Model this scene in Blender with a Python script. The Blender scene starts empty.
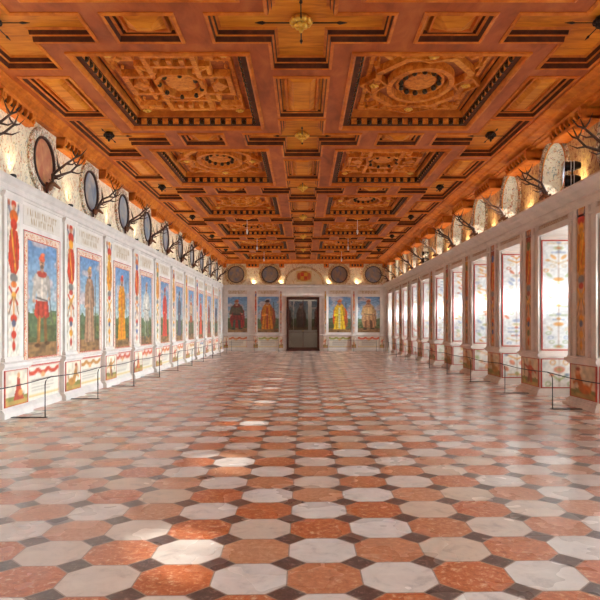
import bpy, math, random
import numpy as np
from mathutils import Vector
R = random.Random(7)
S = bpy.context.scene
col = S.collection

# ------------------------------------------------------------------ camera
EYE = 1.5
cd = bpy.data.cameras.new('camera'); cam = bpy.data.objects.new('camera', cd); col.objects.link(cam)
cam.location = (0, 0, EYE); cam.rotation_euler = (math.pi/2, 0, 0)
cd.sensor_width = 36; cd.lens = 36*610/600
cd.shift_x = -4/600; cd.shift_y = 26/600
cd.clip_start = 0.05; cd.clip_end = 200
S.camera = cam

# ------------------------------------------------------------------ world, sun, exposure
w = bpy.data.worlds.new('world'); S.world = w; w.use_nodes = True
w.node_tree.nodes['Background'].inputs[0].default_value = (0.80, 0.90, 1.0, 1)
w.node_tree.nodes['Background'].inputs[1].default_value = 5.0
S.view_settings.view_transform = 'Standard'
S.view_settings.look = 'None'
S.view_settings.exposure = 0.17
S.view_settings.gamma = 1.0
S.view_settings.use_curve_mapping = False
sd = bpy.data.lights.new('sun', 'SUN'); sd.energy = 7.5; sd.angle = math.radians(1.2); sd.color = (1, .95, .86)
sun = bpy.data.objects.new('sun', sd); col.objects.link(sun)
sun.location = (15, -4, 12)
sun.rotation_euler = Vector((-6.1, 2.0, -4.62)).to_track_quat('-Z', 'Y').to_euler()
DAY_W = 112.0     # daylight carried into the hall by each window bay, W
WIN_E = 3.0      # brightness of the daylit blinds in the window bays
BACK_FILL_E = 5.0      # frontal fill glow, from windows added behind the viewer
COVE_E = 15.0    # warm uplights standing on the cornices

# ------------------------------------------------------------------ main dimensions (metres)
XL, XR, YF, YB = -4.95, 5.1, 37.0, -5.0
XW = 6.0           # glass line in the right bays
ZC = 5.5           # underside of the ceiling beams
ZT = 4.0           # top of the cornice
L0, LP, LN = 10.26, 2.52, 10      # pilasters of the left wall
P0, PP, PH = 11.14, 2.61, 0.56    # piers of the right wall
ORD = ['nearest', 'second nearest', 'third nearest', 'fourth nearest', 'fifth nearest', 'sixth nearest', 'seventh nearest',
       'eighth nearest', 'ninth nearest', 'tenth nearest', 'eleventh nearest', 'twelfth nearest', 'thirteenth nearest']

for k_ in range(-6, 10):
    c_ = P0+PP*(k_+.5)
    if c_ > YF-.4: continue
    ad = bpy.data.lights.new('window_daylight', 'AREA'); ad.shape = 'RECTANGLE'; ad.size = .3; ad.size_y = 2.3
    ad.energy = DAY_W; ad.color = (.78, .92, 1.0); ad.spread = math.radians(68)
    ao_ = bpy.data.objects.new('window_daylight', ad); col.objects.link(ao_); ao_.location = (XW-.06, c_, 2.25)
    ao_.rotation_euler = Vector((-1, 0, -.14)).to_track_quat('-Z', 'Z').to_euler()
# ------------------------------------------------------------------ node materials
def srgb(c):
    c = np.asarray(c, float)
    return np.where(c <= .04045, c/12.92, ((c+.055)/1.055)**2.4)
def lin(r, g, b):
    v = srgb((r/255, g/255, b/255)); return (float(v[0]), float(v[1]), float(v[2]), 1)

class NT:
    def __init__(s, name):
        s.m = bpy.data.materials.new(name); s.m.use_nodes = True
        s.t = s.m.node_tree; s.n = s.t.nodes; s.b = s.n['Principled BSDF']
        s.out = s.n['Material Output']
    def add(s, ty, **k):
        nd = s.n.new(ty)
        for a, v in k.items(): setattr(nd, a, v)
        return nd
    def link(s, a, b): s.t.links.new(a, b)
    def setin(s, sock, v):
        if isinstance(v, bpy.types.NodeSocket): s.link(v, sock)
        else: sock.default_value = v
    def math(s, op, a, b=0.0, c=0.0):
        nd = s.add('ShaderNodeMath', operation=op)
        s.setin(nd.inputs[0], a); s.setin(nd.inputs[1], b); s.setin(nd.inputs[2], c)
        return nd.outputs[0]
    def mix(s, f, a, b, blend='MIX'):
        nd = s.add('ShaderNodeMix', data_type='RGBA', blend_type=blend)
        s.setin(nd.inputs[0], f); s.setin(nd.inputs[6], a); s.setin(nd.inputs[7], b)
        return nd.outputs[2]
    def ramp(s, f, stops):
        nd = s.add('ShaderNodeValToRGB'); cr = nd.color_ramp
        while len(cr.elements) < len(stops): cr.elements.new(.5)
        for e, (p, c) in zip(cr.elements, stops): e.position = p; e.color = c
        s.link(f, nd.inputs[0]); return nd.outputs[0]
    def noise(s, scale, vec=None, detail=4, rough=.55, dist=0):
        nd = s.add('ShaderNodeTexNoise')
        nd.inputs['Scale'].default_value = scale; nd.inputs['Detail'].default_value = detail
        nd.inputs['Roughness'].default_value = rough; nd.inputs['Distortion'].default_value = dist
        if vec is not None: s.link(vec, nd.inputs['Vector'])
        return nd.outputs['Fac']
    def coord(s, scale=(1, 1, 1)):
        g = s.add('ShaderNodeNewGeometry'); mp = s.add('ShaderNodeMapping')
        s.link(g.outputs['Position'], mp.inputs[0]); mp.inputs['Scale'].default_value = scale
        return mp.outputs[0]
    def bump(s, h, strength, dist=.01):
        b = s.add('ShaderNodeBump'); b.inputs['Strength'].default_value = strength; b.inputs['Distance'].default_value = dist
        s.link(h, b.inputs['Height']); s.link(b.outputs[0], s.b.inputs['Normal'])

def simple(name, c, rough=.6, metal=0, vary=.12, scale=6, bump=0):
    t = NT(name); v = t.coord()
    n = t.noise(scale, v)
    a = [x*(1-vary) for x in c[:3]]+[1]; b = [min(1, x*(1+vary)) for x in c[:3]]+[1]
    t.link(t.ramp(n, [(.3, a), (.7, b)]), t.b.inputs['Base Color'])
    t.b.inputs['Roughness'].default_value = rough; t.b.inputs['Metallic'].default_value = metal
    if bump: t.bump(n, bump)
    return t.m

def wood(name, c1, c2, c3, scale, rough=.42):
    t = NT(name); v = t.coord(scale)
    n = t.noise(2.2, v, 6, .6, .6); n2 = t.noise(.9, t.coord((1, 1, 1)), 2)
    f = t.math('ADD', t.math('MULTIPLY', n, .65), t.math('MULTIPLY', n2, .35))
    t.link(t.ramp(f, [(.32, c1), (.5, c2), (.68, c3)]), t.b.inputs['Base Color'])
    t.b.inputs['Roughness'].default_value = rough+.12; t.b.inputs['Specular IOR Level'].default_value = .3
    t.bump(n, .25, .006)
    return t.m

def plaster(name, c, rough=.7, spots=None, sscale=7, lo=.60):
    t = NT(name); v = t.coord()
    n = t.noise(3, v, 5); c0 = t.ramp(n, [(.3, [x*.86 for x in c[:3]]+[1]), (.7, [min(1, x*1.08) for x in c[:3]]+[1])])
    if spots:
        for i, sc in enumerate(spots):
            k = t.noise(sscale*(1+.37*i), t.coord((1, 1, .75-.1*i)), 3, .7, 1.4)
            m = t.ramp(k, [(lo, (0, 0, 0, 1)), (lo+.05, (1, 1, 1, 1))])
            c0 = t.mix(m, c0, sc)
    t.link(c0, t.b.inputs['Base Color']); t.b.inputs['Roughness'].default_value = rough
    t.bump(n, .15)
    return t.m

M = {}
M['beam'] = wood('beam_wood', lin(134, 62, 24), lin(176, 88, 38), lin(200, 114, 54), (1.5, .6, 3))
M['panel'] = wood('panel_wood', lin(176, 92, 18), lin(220, 132, 28), lin(240, 164, 50), (.8, 4, 3))
M['molding'] = wood('molding_wood', lin(164, 80, 20), lin(206, 112, 30), lin(230, 144, 48), (2, 2, 2))
M['carved'] = wood('carved_wood', lin(156, 76, 20), lin(218, 126, 36), lin(248, 174, 72), (5, 5, 5))
M['groove_shade'] = wood('groove_shade_wood', lin(54, 24, 10), lin(86, 40, 16), lin(112, 58, 24), (3, 3, 3), .6)  # grooves coloured darker than the other wood, painting in their shade
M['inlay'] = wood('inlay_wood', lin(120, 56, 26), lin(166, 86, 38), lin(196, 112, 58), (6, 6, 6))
M['dark_gilt'] = simple('dark_gilt', lin(66, 48, 26), .3, .7, .4, 30)
M['gilt'] = simple('gilt', lin(240, 190, 80), .3, .6, .2, 20)
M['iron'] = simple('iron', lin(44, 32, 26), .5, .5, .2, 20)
M['white'] = plaster('painted_stone', lin(224, 214, 204), .5)
M['stone_right'] = plaster('warm_stone', lin(226, 210, 196), .5)
M['cornice'] = plaster('cornice_stone', lin(216, 205, 195), .5)
SP = [lin(206, 184, 130), lin(206, 150, 104), lin(150, 156, 142), lin(190, 116, 84)]
M['fresco'] = plaster('grotesque_fresco', lin(236, 222, 190), .7, SP, 8, .585)
M['fresco_warm'] = plaster('ochre_fresco', lin(206, 168, 118), .7, [lin(160, 100, 60), lin(220, 190, 120), lin(140, 80, 50)], 7, .56)
M['redline'] = simple('red_line_paint', lin(186, 56, 36), .6)
M['orange_line'] = simple('orange_line_paint', lin(226, 140, 40), .6)
M['black'] = simple('black_metal', lin(26, 24, 24), .4, .3)
M['rope'] = simple('dark_rope', lin(38, 30, 30), .7)
M['antler'] = simple('antler_horn', lin(74, 50, 36), .55, 0, .35, 14)
M['pale_antler'] = simple('weathered_antler', lin(150, 126, 108), .55, 0, .35, 14)
M['hide'] = simple('carved_stag', lin(120, 76, 44), .6, 0, .3, 16)
M['dark_wood'] = wood('dark_door_wood', lin(52, 24, 14), lin(76, 36, 22), lin(94, 48, 30), (4, 4, 1))
M['disc_rim'] = simple('disc_rim', lin(62, 44, 40), .5)
M['lamp_white'] = simple('lamp_white', lin(225, 225, 230), .35)

def paint_mat():
    t = NT('painted_pigment'); a = t.add('ShaderNodeAttribute', attribute_name='paint')
    v = t.coord(); n = t.noise(14, v, 4)
    c = t.mix(.16, a.outputs['Color'], t.ramp(n, [(.3, (.35, .3, .27, 1)), (.7, (1, .98, .94, 1))]), 'MULTIPLY')
    t.link(c, t.b.inputs['Base Color']); t.b.inputs['Roughness'].default_value = .62
    t.bump(n, .12)
    return t.m
M['paint'] = paint_mat()

def glow(name, c, e):
    t = NT(name); t.b.inputs['Base Color'].default_value = c
    n = t.noise(.8, t.coord((1, 1, 1)), 3)
    t.link(t.ramp(n, [(.25, [x*.8 for x in c[:3]]+[1]), (.75, c)]), t.b.inputs['Emission Color'])
    t.b.inputs['Emission Strength'].default_value = e
    return t.m
M['daylit'] = glow('daylit_blind', (0.84, 0.94, 1.0, 1), WIN_E)
M['back_fill'] = glow('back_fill_glow', (0.86, 0.94, 1.0, 1), BACK_FILL_E)  # fill glow of the added windows behind the viewer
M['bulb'] = glow('warm_lamp_glow', (1.0, .70, .30, 1), 4)

def glass(name, tint, refl=.1):
    t = NT(name)
    tr = t.add('ShaderNodeBsdfTransparent'); tr.inputs[0].default_value = tint
    gl = t.add('ShaderNodeBsdfGlossy'); gl.inputs['Roughness'].default_value = .03
    mx = t.add('ShaderNodeMixShader'); fr = t.add('ShaderNodeFresnel'); fr.inputs[0].default_value = 1.45
    t.link(fr.outputs[0], mx.inputs[0]); t.link(tr.outputs[0], mx.inputs[1]); t.link(gl.outputs[0], mx.inputs[2])
    t.link(mx.outputs[0], t.out.inputs['Surface']); return t.m
M['glass'] = glass('clear_glass', (.95, .97, 1, 1))
M['dark_glass'] = glass('smoked_glass', (.62, .60, .58, 1))

def floor_mat():
    t = NT('octagon_marble_floor')
    g = t.add('ShaderNodeNewGeometry'); sp = t.add('ShaderNodeSeparateXYZ'); t.link(g.outputs['Position'], sp.inputs[0])
    X, Y = sp.outputs[0], sp.outputs[1]; p = .445; mt = t.math
    xr = mt('SUBTRACT', X, .122)
    u = mt('DIVIDE', xr, p)
    v = mt('DIVIDE', mt('SUBTRACT', mt('SUBTRACT', Y, 3.640), mt('MULTIPLY', xr, .028)), p)
    iu = mt('ROUND', u); iv = mt('ROUND', v)
    au = mt('ABSOLUTE', mt('SUBTRACT', u, iu)); av = mt('ABSOLUTE', mt('SUBTRACT', v, iv))
    s = mt('ADD', au, av); cut = .738
    dark = mt('GREATER_THAN', s, cut)
    grout = mt('MAXIMUM', mt('MULTIPLY', mt('GREATER_THAN', mt('MAXIMUM', au, av), .490), mt('LESS_THAN', s, cut)), mt('LESS_THAN', mt('ABSOLUTE', mt('SUBTRACT', s, cut)), .015))
    gd = mt('LESS_THAN', mt('ABSOLUTE', mt('SUBTRACT', s, cut)), .015)
    par = mt('ABSOLUTE', mt('MODULO', mt('ADD', iu, iv), 2.0))
    white = mt('GREATER_THAN', par, .5)
    def wn(a, b):
        c = t.add('ShaderNodeCombineXYZ'); t.link(a, c.inputs[0]); t.link(b, c.inputs[1])
        n = t.add('ShaderNodeTexWhiteNoise'); t.link(c.outputs[0], n.inputs[0]); return n, c
    n, c = wn(iu, iv); rnd = n.outputs[0]
    # marble veining, shifted per slab
    add = t.add('ShaderNodeVectorMath', operation='MULTIPLY_ADD'); t.link(c.outputs[0], add.inputs[0])
    add.inputs[1].default_value = (3.7, 5.3, 0); t.link(g.outputs['Position'], add.inputs[2])
    vein = t.noise(5.5, add.outputs[0], 8, .68, .5); fine = t.noise(22, add.outputs[0], 6, .75, .5)
    wcol = t.ramp(vein, [(.28, lin(178, 172, 166)), (.46, lin(218, 211, 201)), (.7, lin(232, 226, 216))])
    wcol = t.mix(t.ramp(rnd, [(.0, (0, 0, 0, 1)), (.5, (.05, .05, .05, 1)), (1, (.6, .6, .6, 1))]), wcol, lin(226, 196, 160), 'MULTIPLY')
    ora = t.ramp(fine, [(.30, lin(122, 56, 26)), (.45, lin(180, 92, 50)), (.55, lin(196, 114, 70)), (.63, lin(222, 188, 158))])
    orb = t.ramp(fine, [(.30, lin(166, 112, 80)), (.5, lin(196, 140, 104)), (.7, lin(216, 178, 150))])
    ocol = t.mix(t.ramp(rnd, [(.35, (0, 0, 0, 1)), (.85, (1, 1, 1, 1))]), ora, orb)
    oc = t.mix(white, ocol, wcol)
    dk = t.ramp(fine, [(.38, lin(46, 40, 40)), (.56, lin(78, 70, 68)), (.70, lin(150, 140, 134))])
    base = t.mix(dark, oc, dk)
    base = t.mix(grout, base, lin(150, 132, 118))
    t.link(base, t.b.inputs['Base Color'])
    rn = t.noise(1.3, t.coord(), 3)
    t.link(t.ramp(rn, [(.3, (.19, .19, .19, 1)), (.7, (.33, .33, .33, 1))]), t.b.inputs['Roughness'])
    t.b.inputs['IOR'].default_value = 1.95
    t.b.inputs['Coat Weight'].default_value = .8; t.b.inputs['Coat Roughness'].default_value = .36; t.b.inputs['Coat IOR'].default_value = 1.7
    hb = t.noise(.9, g.outputs['Position'], 2)
    t.bump(mt('SUBTRACT', mt('MULTIPLY', hb, .6), mt('MULTIPLY', gd, .12)), .02, .02)
    return t.m
M['floor'] = floor_mat()

# ------------------------------------------------------------------ mesh helpers
class MB:
    def __init__(s): s.v = []; s.f = []; s.m = []
    def quad(s, a, b, c, d, m=0):
        i = len(s.v); s.v += [a, b, c, d]; s.f.append((i, i+1, i+2, i+3)); s.m.append(m)
    def box(s, x0, x1, y0, y1, z0, z1, m=0):
        i = len(s.v)
        s.v += [(x0, y0, z0), (x1, y0, z0), (x1, y1, z0), (x0, y1, z0), (x0, y0, z1), (x1, y0, z1), (x1, y1, z1), (x0, y1, z1)]
        for q in ((0, 3, 2, 1), (4, 5, 6, 7), (0, 1, 5, 4), (1, 2, 6, 5), (2, 3, 7, 6), (3, 0, 4, 7)):
            s.f.append(tuple(i+k for k in q)); s.m.append(m)
    def rings(s, rs, m=0, cap0=True, cap1=True, loop=False):
        n = len(rs[0]); i = len(s.v)
        for r in rs: s.v += [tuple(p) for p in r]
        k = len(rs)
        for a in range(k if loop else k-1):
            b = (a+1) % k
            for j in range(n):
                j2 = (j+1) % n
                s.f.append((i+a*n+j, i+a*n+j2, i+b*n+j2, i+b*n+j)); s.m.append(m if not isinstance(m, (list, tuple)) else m[min(a, len(m)-1)])
        mm = m if not isinstance(m, (list, tuple)) else m[-1]
        if cap0 and not loop: s.f.append(tuple(i+j for j in reversed(range(n)))); s.m.append(mm if not isinstance(m, (list, tuple)) else m[0])
        if cap1 and not loop: s.f.append(tuple(i+(k-1)*n+j for j in range(n))); s.m.append(mm)
    def tube(s, pts, rad, n=6, m=0):
        pts = [Vector(p) for p in pts]; rs = []
        if not isinstance(rad, (list, tuple)): rad = [rad]*len(pts)
        for i, p in enumerate(pts):
            d = (pts[min(i+1, len(pts)-1)]-pts[max(i-1, 0)]).normalized()
            a = d.cross(Vector((0, 0, 1)) if abs(d.z) < .9 else Vector((1, 0, 0))).normalized(); b = d.cross(a)
            rs.append([p+(a*math.cos(2*math.pi*k/n)+b*math.sin(2*math.pi*k/n))*rad[i] for k in range(n)])
        s.rings(rs, m)
    def sphere(s, c, r, nu=8, nv=5, m=0):
        rx, ry, rz = (r, r, r) if not isinstance(r, (list, tuple)) else r
        rs = []
        for j in range(nv+1):
            t = math.pi*(j+.001)/(nv+.002)
            rs.append([(c[0]+rx*math.sin(t)*math.cos(2*math.pi*k/nu), c[1]+ry*math.sin(t)*math.sin(2*math.pi*k/nu), c[2]+rz*math.cos(t)) for k in range(nu)])
        s.rings(rs, m)
    def build(s, name, mats, parent=None, smooth=False, loc=None):
        me = bpy.data.meshes.new(name); me.from_pydata(s.v, [], s.f)
        for k in (mats if isinstance(mats, (list, tuple)) else [mats]): me.materials.append(M[k])
        me.polygons.foreach_set('material_index', s.m)
        if smooth: me.polygons.foreach_set('use_smooth', [True]*len(s.f))
        me.update()
        o = bpy.data.objects.new(name, me); col.objects.link(o)
        if parent: o.parent = parent
        if loc: o.location = loc
        return o

def tag(o, label=None, cat=None, group=None, kind=None):
    if label: o['label'] = label
    if cat: o['category'] = cat
    if group: o['group'] = group
    if kind: o['kind'] = kind
    return o
def empty(name, loc, rz=0, **k):
    o = bpy.data.objects.new(name, None); col.objects.link(o); o.location = loc; o.rotation_euler = (0, 0, rz); o.empty_display_size = .1
    return tag(o, **k)
def copy_tree(o, parent=None):
    c = o.copy(); col.objects.link(c)
    if parent: c.parent = parent
    for ch in [x for x in o.children]: copy_tree(ch, c)
    return c

def inset(poly, d):
    n = len(poly); out = []
    area = sum(poly[i][0]*poly[(i+1) % n][1]-poly[(i+1) % n][0]*poly[i][1] for i in range(n))
    sg = 1 if area > 0 else -1
    for i in range(n):
        a, b, c = poly[i-1], poly[i], poly[(i+1) % n]
        e1 = (b[0]-a[0], b[1]-a[1]); e2 = (c[0]-b[0], c[1]-b[1])
        l1 = math.hypot(*e1); l2 = math.hypot(*e2)
        n1 = (-e1[1]/l1*sg, e1[0]/l1*sg); n2 = (-e2[1]/l2*sg, e2[0]/l2*sg)
        k = 1+n1[0]*n2[0]+n1[1]*n2[1]
        k = max(k, .3)
        out.append((b[0]+(n1[0]+n2[0])*d/k, b[1]+(n1[1]+n2[1])*d/k))
    return out
def nested(mb, poly, profile, fn, mats, cap=True):
    rs = [[fn(p[0], p[1], h) for p in inset(poly, d)] for d, h in profile]
    mb.rings(rs, mats, cap0=False, cap1=cap)
def rect(u0, u1, v0, v1): return [(u0, v0), (u1, v0), (u1, v1), (u0, v1)]
def fmap(kind):
    if kind == 'left': return lambda u, v, n: (XL+n, u, v)
    if kind == 'right': return lambda u, v, n: (XR-n, u, v)
    if kind == 'far': return lambda u, v, n: (u, YF-n, v)
    if kind == 'back': return lambda u, v, n: (u, YB+n, v)

# ------------------------------------------------------------------ pigment canvas: a painting is a fine coloured mesh
class Canvas:
    def __init__(s, w, h, bg=(230, 222, 205), seed=0):
        s.w, s.h = w, h; s.a = np.zeros((h, w, 3)); s.a[:] = bg
        s.U, s.V = np.meshgrid((np.arange(w)+.5)/w, (np.arange(h)+.5)/h)
        s.r = random.Random(seed); s.g = np.random.RandomState(seed)
        s.asp = h/w
    def put(s, mask, c, al=1.0):
        m = np.clip(mask, 0, 1)[..., None]*al; s.a = s.a*(1-m)+np.asarray(c, float)*m
    def ell(s, cx, cy, rx, ry, c, al=1.0, rot=0):
        x = s.U-cx; y = (s.V-cy)*s.asp; ca, sa = math.cos(rot), math.sin(rot)
        xx = x*ca+y*sa; yy = -x*sa+y*ca; ry2 = ry*s.asp
        d = np.sqrt((xx/rx)**2+(yy/ry2)**2)
        s.put((1-d)*min(rx, ry2)*s.w+.5, c, al)
    def rect(s, x0, x1, y0, y1, c, al=1.0):
        mx = np.clip((s.U-x0)*s.w+.5, 0, 1)*np.clip((x1-s.U)*s.w+.5, 0, 1)
        my = np.clip((s.V-y0)*s.h+.5, 0, 1)*np.clip((y1-s.V)*s.h+.5, 0, 1)
        s.put(mx*my, c, al)
    def line(s, p, q, wd, c, al=1.0):
        x, y = s.U, s.V*s.asp; px, py = p[0], p[1]*s.asp; qx, qy = q[0], q[1]*s.asp
        dx, dy = qx-px, qy-py; L = dx*dx+dy*dy+1e-9
        t = np.clip(((x-px)*dx+(y-py)*dy)/L, 0, 1)
        d = np.hypot(x-px-t*dx, y-py-t*dy)
        s.put((wd/2-d)*s.w+.5, c, al)
    def poly(s, pts, c, al=1.0):
        inside = np.zeros(s.U.shape, bool); n = len(pts)
        for k in range(n):
            x1, y1 = pts[k]; x2, y2 = pts[(k+1) % n]
            if y1 == y2: continue
            cond = ((y1 > s.V) != (y2 > s.V)) & (s.U < (x2-x1)*(s.V-y1)/(y2-y1)+x1)
            inside ^= cond
        s.put(inside.astype(float), c, al)
    def noise(s, nx, ny):
        g = s.g.rand(ny+2, nx+2); x = s.U*nx; y = s.V*ny; i = x.astype(int); j = y.astype(int); fx = x-i; fy = y-j
        fx = fx*fx*(3-2*fx); fy = fy*fy*(3-2*fy)
        return (g[j, i]*(1-fx)+g[j, i+1]*fx)*(1-fy)+(g[j+1, i]*(1-fx)+g[j+1, i+1]*fx)*fy
    def mesh(s, name, fn, u0, u1, v0, v1, n0, n1, parent=None, tilt=None):
        """front grid at height n0 with a skirt falling back to n1"""
        w, h = s.w, s.h
        us = np.concatenate(([u0], np.linspace(u0, u1, w), [u1])); vs = np.concatenate(([v0], np.linspace(v0, v1, h), [v1]))
        ii = np.concatenate(([0], np.arange(w), [w-1])); jj = np.concatenate(([0], np.arange(h), [h-1]))
        W, H = w+2, h+2
        N = np.full((H, W), n0); N[0, :] = N[-1, :] = n1; N[:, 0] = N[:, -1] = n1
        vert = [fn(float(us[i]), float(vs[j]), float(N[j, i])) for j in range(H) for i in range(W)]
        idx = np.arange(W*H).reshape(H, W)
        f = np.stack([idx[:-1, :-1], idx[:-1, 1:], idx[1:, 1:], idx[1:, :-1]], -1).reshape(-1, 4)
        me = bpy.data.meshes.new(name); me.from_pydata(vert, [], f.tolist())
        at = me.color_attributes.new('paint', 'FLOAT_COLOR', 'POINT')
        cc = srgb(np.clip(s.a/255, 0, 1))[jj][:, ii]
        cc = np.concatenate([cc, np.ones((H, W, 1))], -1).astype(np.float32)
        at.data.foreach_set('color', cc.ravel()); me.materials.append(M['paint']); me.update()
        o = bpy.data.objects.new(name, me); col.objects.link(o)
        if parent: o.parent = parent
        return o

def portrait_canvas(seed, w, h, robe=(170, 50, 30), under=(200, 180, 150), hat=(200, 90, 40), cloak=None, style='robe', sky=(100, 136, 176), legs=(70, 60, 60)):
    c = Canvas(w, h, sky, seed); r = c.r
    V = c.V[..., None]
    c.a = np.array(sky)*np.clip((V-.35)/.65, 0, 1)+np.array((176, 190, 186))*(1-np.clip((V-.35)/.65, 0, 1))
    n = c.noise(4, 12); c.put(np.clip((n-.58)*5, 0, 1)*(c.V > .5), (206, 178, 170), .75)
    n = c.noise(6, 14); c.put((c.V < .36+.06*n)*1.0, (96, 110, 74)); c.put((c.V < .27+.05*c.noise(8, 6))*(n > .45)*1.0, (84, 84, 46), .8)
    c.put((c.V < .13)*1.0, (150, 112, 70)); c.put((c.V < .13)*np.clip(c.noise(7, 40)*2-.8, 0, 1), (86, 62, 40), .7)
    c.put(((c.V < .42) & (c.V > .15))*np.clip(c.noise(9, 30)*3-1.7, 0, 1), (120, 130, 70), .7)
    skin = (196, 148, 116)
    x = .5+r.uniform(-.03, .03); dk = lambda k, f=.62: tuple(q*f for q in k); lt = lambda k, f=1.25: tuple(min(255, q*f) for q in k)
    if cloak:
        c.poly([(x-.10, .80), (x+.12, .80), (x+.34, .60), (x+.36, .30), (x+.28, .14), (x+.05, .13), (x-.22, .16), (x-.30, .35), (x-.26, .62)], cloak)
        for k in range(5):
            q = x+.10+.05*k; c.line((x+.08+.02*k, .76), (q+.04, .18), .03, dk(cloak) if k % 2 else lt(cloak), .7)
    if style == 'robe':
        c.poly([(x-.13, .78), (x+.13, .78), (x+.22, .66), (x+.19, .50), (x+.26, .10), (x-.26, .10), (x-.19, .50), (x-.22, .66)], robe)
        for k in range(7):
            q = -.2+.067*k; c.line((x+q*.45, .60), (x+q, .11), .025, dk(robe) if k % 2 else lt(robe), .65)
        c.rect(x-.05, x+.04, .12, .70, under, .75)
        c.line((x-.16, .70), (x-.20, .48), .10, robe); c.line((x+.16, .70), (x+.2, .50), .10, dk(robe, .8))
        c.line((x-.20, .48), (x-.04, .50), .08, lt(robe)); c.ell(x-.02, .50, .05, .018, skin)
        c.line((x+.28, .84), (x+.31, .10), .022, (90, 66, 40))
    else:
        c.line((x-.09, .42), (x-.12, .12), .105, legs); c.line((x+.09, .42), (x+.13, .14), .10, dk(legs, .85))
        c.line((x-.07, .38), (x-.10, .16), .03, lt(legs, 1.5), .7)
        c.ell(x-.15, .105, .09, .018, dk(legs, .6)); c.ell(x+.17, .12, .09, .018, dk(legs, .6))
        c.poly([(x-.20, .50), (x+.20, .50), (x+.25, .36), (x+.13, .34), (x+.07, .37), (x, .34), (x-.09, .37), (x-.14, .33), (x-.26, .37)], robe)
        for k in range(6): c.line((x-.18+.07*k, .50), (x-.21+.085*k, .37), .025, dk(robe) if k % 2 else lt(robe), .7)
        c.poly([(x-.15, .76), (x+.15, .76), (x+.21, .66), (x+.15, .49), (x-.15, .49), (x-.21, .66)], under)
        c.rect(x-.03, x+.02, .5, .74, lt(under), .6); c.ell(x, .73, .17, .03, robe)
        c.line((x-.19, .71), (x-.27, .52), .11, under); c.line((x+.19, .71), (x+.26, .55), .11, dk(under, .85))
        c.ell(x-.26, .49, .05, .018, skin); c.ell(x+.24, .52, .05, .018, skin)
        c.line((x+.26, .52), (x+.36, .30), .03, (96, 84, 74))
        c.line((x-.17, .52), (x+.17, .50), .04, dk(under, .5))
    c.ell(x, .775, .06, .03, skin); c.ell(x, .825, .085, .038, skin)
    c.ell(x, .795, .06, .018, dk(skin, .5), .8)              # beard
    c.ell(x-.03, .832, .014, .005, (60, 40, 30)); c.ell(x+.03, .832, .014, .005, (60, 40, 30)); c.line((x, .83), (x+.01, .812), .014, dk(skin, .75))
    c.ell(x, .862, .105, .024, hat); c.ell(x+.01, .885, .07, .028, hat); c.ell(x+.04, .905, .06, .014, lt(hat, 1.35), .9)
    n = c.noise(16, 46); c.a *= (.86+.28*n)[..., None]
    return c

def grotesque_canvas(seed, w, h, bg=(226, 214, 194), dens=1.0, cols=None, strong=1.0, ny=None):
    c = Canvas(w, h, bg, seed); r = c.r
    cols = cols or [(206, 96, 34), (176, 52, 32), (218, 150, 50), (86, 104, 150), (110, 128, 70), (120, 80, 60)]
    n = int((ny or h/6)*dens)
    for k in range(n):
        y = (k+.5)/n; cc = r.choice(cols); t = r.randrange(5); q = r.uniform(.14, .40); sy = .45/n
        if t == 0:
            for sgn in (-1, 1): c.ell(.5+sgn*q, y, .11, sy*.8, cc, .9*strong, sgn*.6)
        elif t == 1:
            for sgn in (-1, 1):
                c.line((.5, y-sy), (.5+sgn*q, y+sy*.6), .06, cc, .85*strong); c.ell(.5+sgn*q, y+sy*.6, .07, sy*.5, r.choice(cols), .9*strong)
        elif t == 2:
            c.ell(.5, y, .16, sy, cc, .9*strong); c.ell(.5, y, .08, sy*.5, r.choice(cols), .8*strong)
        elif t == 3:
            for sgn in (-1, 1):
                c.ell(.5+sgn*q, y, .09, sy*.9, cc, .85*strong); c.ell(.5+sgn*q, y, .05, sy*.55, bg, .9)
        else:
            c.line((.5-q, y), (.5+q, y), .05, cc, .8*strong); c.ell(.5, y+sy*.4, .07, sy*.7, r.choice(cols), .9*strong)
    c.line((.5, .02), (.5, .98), .035, (150, 96, 60), .5*strong)
    nn = c.noise(14, max(14, h//2)); c.a *= (.92+.14*nn)[..., None]
    return c

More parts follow.
